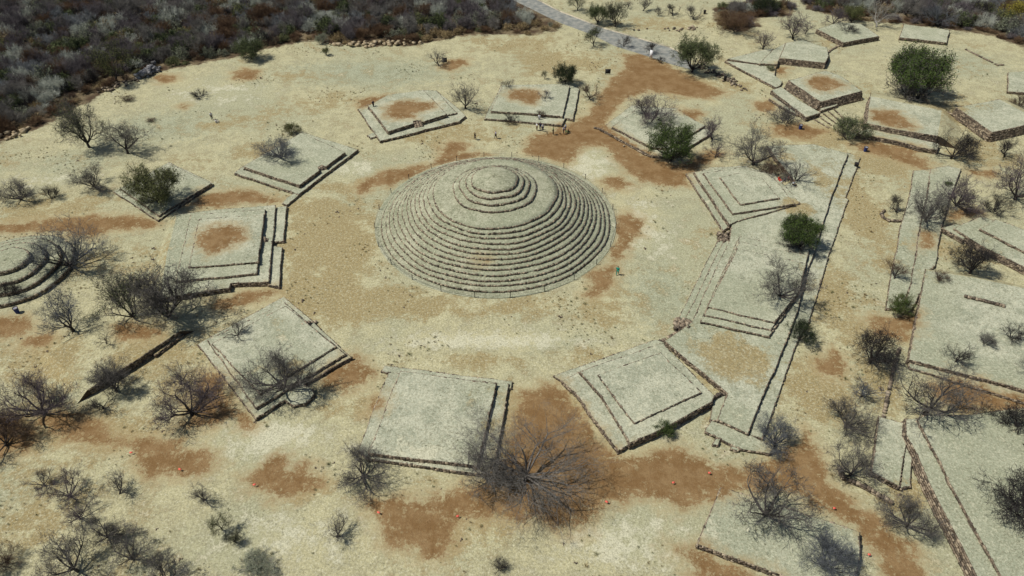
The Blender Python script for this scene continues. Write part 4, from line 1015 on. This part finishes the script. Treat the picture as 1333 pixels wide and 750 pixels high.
sc = np.where(np.isin(ix, [3, 4]), rng.uniform(.55, 1.05, len(P)), rng.uniform(.36, .70, len(P))); sc = np.where(edge, rng.uniform(.22, .48, len(P)), sc)
sc = np.where(P[:, 1] > 150, sc*2.0, sc)
zs = sc*np.where(edge, rng.uniform(.4, .9, len(P)), rng.uniform(.7, 1.3, len(P)))
scatter('scrub_woodland', np.column_stack([P, np.zeros(len(P))-.05]), sc, ix, zs)
NW = len(P)

# ------------------------------------------------------------------ tufts of dry grass and loose stones
TU = bpy.data.collections.new('tufts')
def tuft_obj(nm, seed, n, mat, hgt=.3, wid=.25):
    g = np.random.default_rng(seed); a = g.uniform(0, 6.28, n); r = g.uniform(0, wid, n); c = np.stack([np.cos(a)*r, np.sin(a)*r, np.zeros(n)], 1)
    t = c*1.9+np.stack([g.normal(0, .04, n), g.normal(0, .04, n), hgt*g.uniform(.5, 1.2, n)], 1); s = np.stack([-np.sin(a), np.cos(a), np.zeros(n)], 1)*.022
    V = np.stack([c-s, c+s, t], 1).reshape(-1, 3)
    me = npmesh(nm, V, np.arange(n*3).reshape(n, 3), M[mat]); o = bpy.data.objects.new(nm, me); TU.objects.link(o)
tuft_obj('tuft_00', 1, 46, 'leaf_olive'); tuft_obj('tuft_01', 2, 40, 'leaf_olive'); tuft_obj('tuft_02', 3, 50, 'leaf_straw', .4, .3)
s_ = Stones()
for k in range(3): s_.add((rnd.uniform(-.3, .3), rnd.uniform(-.3, .3), .05), (.28, .22, .18), rnd.uniform(0, 3), rnd.random())
so_ = s_.build('tuft_03'); COL.objects.unlink(so_); TU.objects.link(so_); del so_['kind']
P = jit(-110, 110, -66, 108, .8)
d = fields(P); dens = np.array([mnoise.noise(Vector((a*.12, b*.12, 9.))) for a, b in P])
near = np.clip((20-P[:, 1])/90, 0, 1)
ok = (d['dirt'] < -.2) & (d['wild'] < 1) & (np.hypot(P[:, 0], P[:, 1]) > 21) & (roadsd(P) < -.3) & (rng.random(len(P)) < np.clip(-.12+dens*1.3+near*.25, .004, .8))
for q, _ in PLATS: ok &= sdf(P, q) < -.2
ok &= np.hypot(P[:, 0]+73.8, P[:, 1]+13.3) > 9.5
P = P[ok]; n = len(P); u = rng.random(n)
sc = rng.uniform(.2, .6, n)*np.where(rng.random(n) < .08, 1.7, 1)
scatter('dry_grass_tufts', np.column_stack([P, np.zeros(n)-.02]), sc, np.where(u < .35, 0, np.where(u < .6, 1, np.where(u < .9, 2, 3))), sc, coll=TU)

# pale rocks along the scrub edge, dark rock heap
def rockfield(name, label, px, n, s0, s1, mat, cat=None, zmax=.4, kind=None):
    w = G(px); st = Stones(); c = w.mean(0)
    for k in range(n):
        i = rnd.randrange(len(w)-1); t = rnd.random(); p = w[i]+(w[i+1]-w[i])*t+np.array([rnd.gauss(0, .7), rnd.gauss(0, .7)])-c
        s = rnd.uniform(s0, s1); st.add((p[0], p[1], rnd.uniform(.05, zmax)), (s*1.2, s, s*.75), rnd.uniform(0, 3), rnd.random())
    o = st.build(name, mat=mat); o.location = (c[0], c[1], 0)
    if kind != 'stuff': del o['kind']; tag(o, label, cat)
    return o
rockfield('boulder_bank', 'band of pale boulders along the scrub edge at the top of the clearing', [(428, 59), (445, 58), (470, 60), (500, 57), (520, 58), (545, 56)], 60, .3, .9, 'rock', 'rocks', .6)
rockfield('rock_heap', 'dark heap of rocks with white flecks at the upper left scrub edge', [(184, 102), (190, 98), (196, 94), (201, 91)], 60, .4, 1.0, 'rock_grey', 'rock heap', 1.1)
rockfield('stone_row', 'loose dark stones strung between the olive tree and the rock heap', [(136, 118), (150, 112), (165, 109), (182, 103)], 36, .25, .6, 'stone', 'stones', .3)
rockfield('boulder_bank', 'pale boulders at the lower left end of the scrub, far left', [(5, 180), (20, 176), (35, 170)], 14, .4, .9, 'rock', 'rocks', .5)
rockfield('stone_row', 'row of small stones across the park beyond the road', [(828, 40), (855, 37), (880, 39), (905, 37)], 22, .3, .6, 'stone', 'stones', .2)
rockfield('rubble_scatter', 'scattered stones beside the dark cactus-like stump, upper right', [(905, 82), (925, 92), (940, 100), (955, 108), (968, 116)], 90, .2, .5, 'stone', 'stones', .2)
rockfield('rubble_scatter', 'scattered rubble below the ruined platform under the green tree', F(fP5, [(180, 420), (230, 450), (300, 480)]), 40, .25, .5, 'stone', 'stones', .2)

# ------------------------------------------------------------------ small furniture
def boxes(lst):
    V, Fa = [], []
    for cx, cy, cz, sx, sy, sz in lst:
        k = len(V); V += [(cx+a*sx, cy+b*sy, cz+c_*sz) for a, b, c_ in BOX]; Fa += [tuple(k+i for i in f) for f in BF]
    return V, Fa
def board(px, py, label, w, h, mat, rz=0, leg=.4, name='information_board', cat='information board'):
    x, y = G((px, py))[0]; root = empty(name, (x, y, 0), rz); tag(root, label, cat)
    V, Fa = boxes([(0, 0, leg+h/2, w, .08, h)]); link('panel', npmesh('panel', V, Fa, M[mat]), root)
    for s in (-1, 1): link('leg', tube_mesh('leg', [(s*w*.42, .07, 0, s*w*.42, .07, leg+h*.9, .045, .045)], 6, M['iron']), root)
    V, Fa = boxes([(0, 0, leg+h+.03, w+.1, .12, .06)]); link('cap', npmesh('cap', V, Fa, M['iron']), root)
board(791, 97, 'square black information board beside the dirt track right of the tour-group platform', 1.2, 1.0, 'board_black', 0, .2)
board(579, 82, 'black box-shaped board by the small bare tree at the top of the clearing', 1.1, 1.0, 'board_black', .1, .15)
board(847, 77, 'slanted white sign board in front of the spindly tree by the road', .7, 1.9, 'white', R(-35), .3, cat='sign board')
board(943, 106, 'dark narrow marker post in the rubble field, upper right', .6, 1.2, 'board_black', 0, .1, 'marker_post', 'marker post')
def bin_(px, py, label, body, z=0):
    x, y = G((px, py), z)[0]; root = empty('litter_bin', (x, y, z)); tag(root, label, 'litter bin', 'litter bins on the site')
    link('body', tube_mesh('body', [(0, 0, 0, 0, 0, .85, .28, .36), (0, 0, .0, 0, 0, .01, .28, .01)], 12, M[body]), root)
    link('rim', tube_mesh('rim', [(0, 0, .83, 0, 0, .92, .39, .39), (0, 0, .92, 0, 0, .90, .39, .30)], 12, M['iron']), root)
    link('liner', tube_mesh('liner', [(0, 0, .80, 0, 0, .86, .02, .31)], 12, M['cloth_grey'] if body == 'blue' else M['board_black']), root)
bin_(1041.5, 168, 'blue litter bin below the tall walled platform with the orange patch', 'blue')
bin_(1126, 197, 'blue litter bin above the top end of the long double wall', 'blue')
bin_(1113.5, 218, 'dark bin at the notch of the long double wall', 'board_black')
bin_(917, 18, 'black litter bin in the park near the top edge', 'board_black')
bin_(23, 407, 'dark blue bin below the small round mound, left edge', 'blue')
fl = 0
for px, py, lab in [(170, 591, 'small coral marker flag at the upper edge of the left brown patch'), (234, 612, 'small coral marker flag on the lower rim of the left brown patch'),
                    (330, 633, 'coral marker flag at the left tip of the brown patch below the diamond platform'), (492, 668, 'coral marker flag at the left side of the big bottom brown patch'),
                    (594, 674, 'coral marker flag in the middle of the big bottom brown patch'), (788, 654, 'coral marker flag right of the largest bare tree'),
                    (874, 630, 'brightest coral marker flag, in the dirt below the square southeastern platform'), (921, 617, 'coral marker flag on the dirt track right of the brightest one'),
                    (1083, 663, 'coral marker flag above the right end of the low grey-topped platform'), (1128, 723, 'coral marker flag right of the dense blue-grey shrub')]:
    x, y = G((px, py))[0]; root = empty('marker_flag', (x, y, 0), rnd.uniform(-.6, .6)); tag(root, lab, 'marker flag', 'coral marker flags on the dirt')
    link('stake', tube_mesh('stake', [(0, 0, 0, 0, 0, .45, .015, .012)], 5, M['iron']), root)
    V = [(0, 0, .42), (.34, .03, .36), (.32, -.16, .28), (0, -.15, .32), (0, 0, .40), (.34, .03, .34), (.32, -.16, .26), (0, -.15, .30)]
    link('flag', npmesh('flag', V, [(0, 1, 2, 3), (7, 6, 5, 4), (0, 4, 5, 1), (1, 5, 6, 2), (2, 6, 7, 3), (3, 7, 4, 0)], M['flag']), root)

# ------------------------------------------------------------------ people
def skin_mesh(name, J, E, root_i=0, sub=1):
    me = bpy.data.meshes.new(name+'_rig'); me.from_pydata([j[:3] for j in J], E, [])
    o = bpy.data.objects.new(name+'_rig', me); COL.objects.link(o)
    o.modifiers.new('skin', 'SKIN'); me.skin_vertices[0].data[root_i].use_root = True
    for i, j in enumerate(J): me.skin_vertices[0].data[i].radius = (j[3], j[4] if len(j) > 4 else j[3])
    s = o.modifiers.new('s', 'SUBSURF'); s.levels = sub; s.render_levels = sub
    dg = bpy.context.evaluated_depsgraph_get(); m2 = bpy.data.meshes.new_from_object(o.evaluated_get(dg)); m2.name = name
    bpy.data.objects.remove(o); bpy.data.meshes.remove(me); m2.materials.clear()
    for p_ in m2.polygons: p_.use_smooth = True
    return m2
def pose(kind):
    if kind == 'sit':
        hip = .18; J = dict(pel=(0, 0, hip, .14, .11), che=(0, .06, hip+.33, .15, .11), nec=(0, .03, hip+.52, .055), hea=(0, -.01, hip+.66, .095, .11), top=(0, 0, hip+.76, .07),
          sL=(-.17, .05, hip+.43, .06), eL=(-.25, -.08, hip+.20, .045), wL=(-.16, -.28, hip+.22, .032), hL=(-.13, -.36, hip+.22, .03),
          sR=(.17, .05, hip+.43, .06), eR=(.25, -.08, hip+.20, .045), wR=(.16, -.28, hip+.20, .032), hR=(.13, -.36, hip+.2, .03),
          kL=(-.16, -.38, hip+.22, .065), aL=(-.15, -.58, .09, .042), fL=(-.15, -.72, .05, .04), kR=(.16, -.38, hip+.18, .065), aR=(.15, -.60, .09, .042), fR=(.15, -.74, .05, .04), pL=(-.09, -.02, hip, .09), pR=(.09, -.02, hip, .09))
    else:
        st = {'walk': .24, 'stand': .04}[kind]
        J = dict(pel=(0, 0, .93, .15, .10), che=(0, 0, 1.28, .16, .11), nec=(0, 0, 1.48, .055), hea=(0, -.02, 1.62, .09, .105), top=(0, 0, 1.71, .07),
          sL=(-.19, 0, 1.40, .06), eL=(-.25, .08*(st > .1), 1.12, .045), wL=(-.25, -.03-st*.2, .88, .032), hL=(-.25, -.06-st*.3, .79, .035),
          sR=(.19, 0, 1.40, .06), eR=(.25, .02, 1.12, .045), wR=(.25, .02+st*.4, .88, .032), hR=(.25, .03+st*.5, .79, .035),
          pL=(-.10, 0, .90, .095), kL=(-.11, -st*.6-.02, .49, .065), aL=(-.11, -st, .10, .045), fL=(-.12, -st-.16, .045, .04),
          pR=(.10, 0, .90, .095), kR=(.11, st*.3, .49, .065), aR=(.11, st, .12, .045), fR=(.12, st-.15, .045, .04))
    return J
EDG = [('pel', 'che'), ('che', 'nec'), ('nec', 'hea'), ('hea', 'top'), ('che', 'sL'), ('sL', 'eL'), ('eL', 'wL'), ('wL', 'hL'), ('che', 'sR'), ('sR', 'eR'), ('eR', 'wR'), ('wR', 'hR'),
       ('pel', 'pL'), ('pL', 'kL'), ('kL', 'aL'), ('aL', 'fL'), ('pel', 'pR'), ('pR', 'kR'), ('kR', 'aR'), ('aR', 'fR')]
BODY = {}
def make_body(kind):
    J = pose(kind); ks = list(J); ix_ = {k: i for i, k in enumerate(ks)}
    JJ = [J[k] for k in ks]; EE = [(ix_[a], ix_[b]) for a, b in EDG]
    # fingers on each hand
    for s, h, wv in ((-1, 'hL', 'wL'), (1, 'hR', 'wR')):
        hx, hy, hz = J[h][:3]; d = nrm(np.array(J[h][:3])-np.array(J[wv][:3])); side = nrm(np.cross(d, np.array([s, 0, .2])))
        for q, ln in ((-.03, .07), (-.01, .085), (.01, .08), (.03, .065)):
            p_ = np.array([hx, hy, hz])+side*q+d*ln; JJ.append((*p_, .009)); EE.append((ix_[h], len(JJ)-1))
        p_ = np.array([hx, hy, hz])+side*.06+d*.01; JJ.append((*p_, .011)); EE.append((ix_[h], len(JJ)-1))
    body = skin_mesh('body', JJ, EE)
    def sub(name, keys, grow_, edges):
        ii = {k: i for i, k in enumerate(keys)}
        return skin_mesh(name, [tuple(list(J[k][:3])+[v+grow_ for v in J[k][3:]]) for k in keys], [(ii[a], ii[b]) for a, b in edges])
    shirt = sub('shirt', ['pel', 'che', 'sL', 'eL', 'sR', 'eR'], .022, [('pel', 'che'), ('che', 'sL'), ('sL', 'eL'), ('che', 'sR'), ('sR', 'eR')])
    trousers = sub('trousers', ['pel', 'pL', 'kL', 'aL', 'pR', 'kR', 'aR'], .015, [('pel', 'pL'), ('pL', 'kL'), ('kL', 'aL'), ('pel', 'pR'), ('pR', 'kR'), ('kR', 'aR')])
    hx, hy, hz = J['hea'][:3]
    hair = skin_mesh('hair', [(hx, hy+.035, hz+.02, .10, .09), (hx, hy+.03, hz+.09, .085, .085)], [(0, 1)])
    BODY[kind] = (body, shirt, trousers, hair)
for k in ('walk', 'stand', 'sit'): make_body(k)
M['skin'] = simple('skin', (0.32, 0.18, 0.11), (0.36, 0.21, 0.13), 4, .6); M['hair'] = simple('dark_hair', (0.015, 0.012, 0.01), (0.03, 0.022, 0.018), 8)
CL = {'teal': (0.02, 0.30, 0.22), 'white': (0.75, 0.76, 0.78), 'navy': (0.02, 0.025, 0.06), 'black': (0.015, 0.015, 0.018), 'blue': (0.30, 0.42, 0.65), 'green': (0.10, 0.22, 0.08),
      'khaki': (0.25, 0.18, 0.10), 'lilac': (0.40, 0.38, 0.55), 'red': (0.65, 0.02, 0.02), 'jeans': (0.04, 0.06, 0.12), 'grey': (0.25, 0.25, 0.27)}
for k, c_ in CL.items(): M['cloth_'+k] = simple('cloth_'+k, c_, tuple(v*.75 for v in c_), 6)
def person(px, py, kind, shirt, trousers, label, rz=0, z=0, group='visitors on the site', hair='hair'):
    x, y = G((px, py), z)[0]; root = empty('person', (x, y, z), rz); tag(root, label, 'person', group)
    for nm, me, mt in zip(('body', 'shirt', 'trousers', 'hair'), BODY[kind], ('skin', 'cloth_'+shirt, 'cloth_'+trousers, hair)):
        o = link(nm, me, root)
        if not me.materials: me.materials.append(M[mt])
        o.material_slots[0].link = 'OBJECT'; o.material_slots[0].material = M[mt]
TG = 'tour group in front of the northern platform'
person(803.5, 358, 'walk', 'teal', 'teal', 'person in teal clothes walking on the plaza right of the round pyramid', R(160))
person(618.5, 182, 'walk', 'black', 'navy', 'dark-clad person walking on the plaza, left one of the two behind the pyramid', R(80))
person(645.5, 180.5, 'walk', 'lilac', 'black', 'person in light top and dark trousers, right one of the two behind the pyramid', R(-80))
person(486.5, 140.5, 'walk', 'navy', 'black', 'dark-clad person walking on the platform with the central stair', R(40), .9)
person(276.5, 156, 'stand', 'white', 'black', 'left of two people in white on the open upper left grass', R(30), group='pair in white on the upper left grass')
person(281.5, 160, 'sit', 'white', 'white', 'right of two people in white, sitting low, on the upper left grass', R(120), group='pair in white on the upper left grass')
person(702, 158.5, 'stand', 'white', 'grey', 'person in pale clothes standing behind the others at the left of the tour group', R(170), 0, TG)
person(698.7, 170, 'stand', 'white', 'khaki', 'person in white shirt at the far left of the tour group', R(120), 0, TG)
person(703.3, 169, 'stand', 'navy', 'navy', 'person in navy between two white shirts in the tour group', R(150), 0, TG)
person(706.5, 171, 'stand', 'white', 'jeans', 'person in white shirt and jeans nearest the black bag', R(200), 0, TG)
person(720, 175.5, 'stand', 'green', 'black', 'person in green shirt standing alone in the middle of the tour group', R(90), 0, TG)
person(736, 171, 'stand', 'blue', 'jeans', 'person in light blue shirt at the right of the tour group', R(-100), 0, TG)
person(733.5, 174.5, 'stand', 'lilac', 'black', 'person in lilac shirt in front of the light blue one', R(-120), 0, TG)
person(739.5, 173, 'sit', 'black', 'green', 'person in black sitting at the right end of the tour group', R(-100), 0, TG)
FG = 'family resting under the forked tree'
person(1013.5, 235, 'sit', 'red', 'red', 'person in bright red sitting at the left of the resting family', R(20), .9, FG)
person(1021, 236, 'sit', 'grey', 'navy', 'person in grey sitting left of the tree trunk', R(-20), .9, FG)
person(1026, 235, 'sit', 'red', 'black', 'person in red top and black trousers sitting by the tree trunk', R(10), .9, FG)
person(1032.5, 241, 'sit', 'white', 'black', 'person in white sitting at the front of the resting family', R(40), .9, FG)
def bag(px, py, label, mat, z=0):
    x, y = G((px, py), z)[0]; root = empty('backpack', (x, y, z), rnd.uniform(0, 3)); tag(root, label, 'backpack', 'bags of the visitors')
    link('sack', skin_mesh('sack', [(0, 0, .12, .19, .13), (0, 0, .38, .15, .11)], [(0, 1)]), root).data.materials.append(M[mat])
    link('strap', tube_mesh('strap', [(-.1, -.12, .1, -.1, -.2, .25, .02, .02), (-.1, -.2, .25, -.1, -.11, .42, .02, .02), (.1, -.12, .1, .1, -.2, .25, .02, .02), (.1, -.2, .25, .1, -.11, .42, .02, .02)], 5, M['board_black']), root)
bag(712, 174.5, 'black bag on the dirt between the two halves of the tour group', 'board_black')
bag(729, 175, 'dark bag beside the lilac-shirted person of the tour group', 'board_black')
bag(1017, 238, 'small white bag beside the resting person in red', 'white', .9)
print('stones', sum(NST), 'woodland', NW, 'tufts', n, 'objects', len(bpy.data.objects))
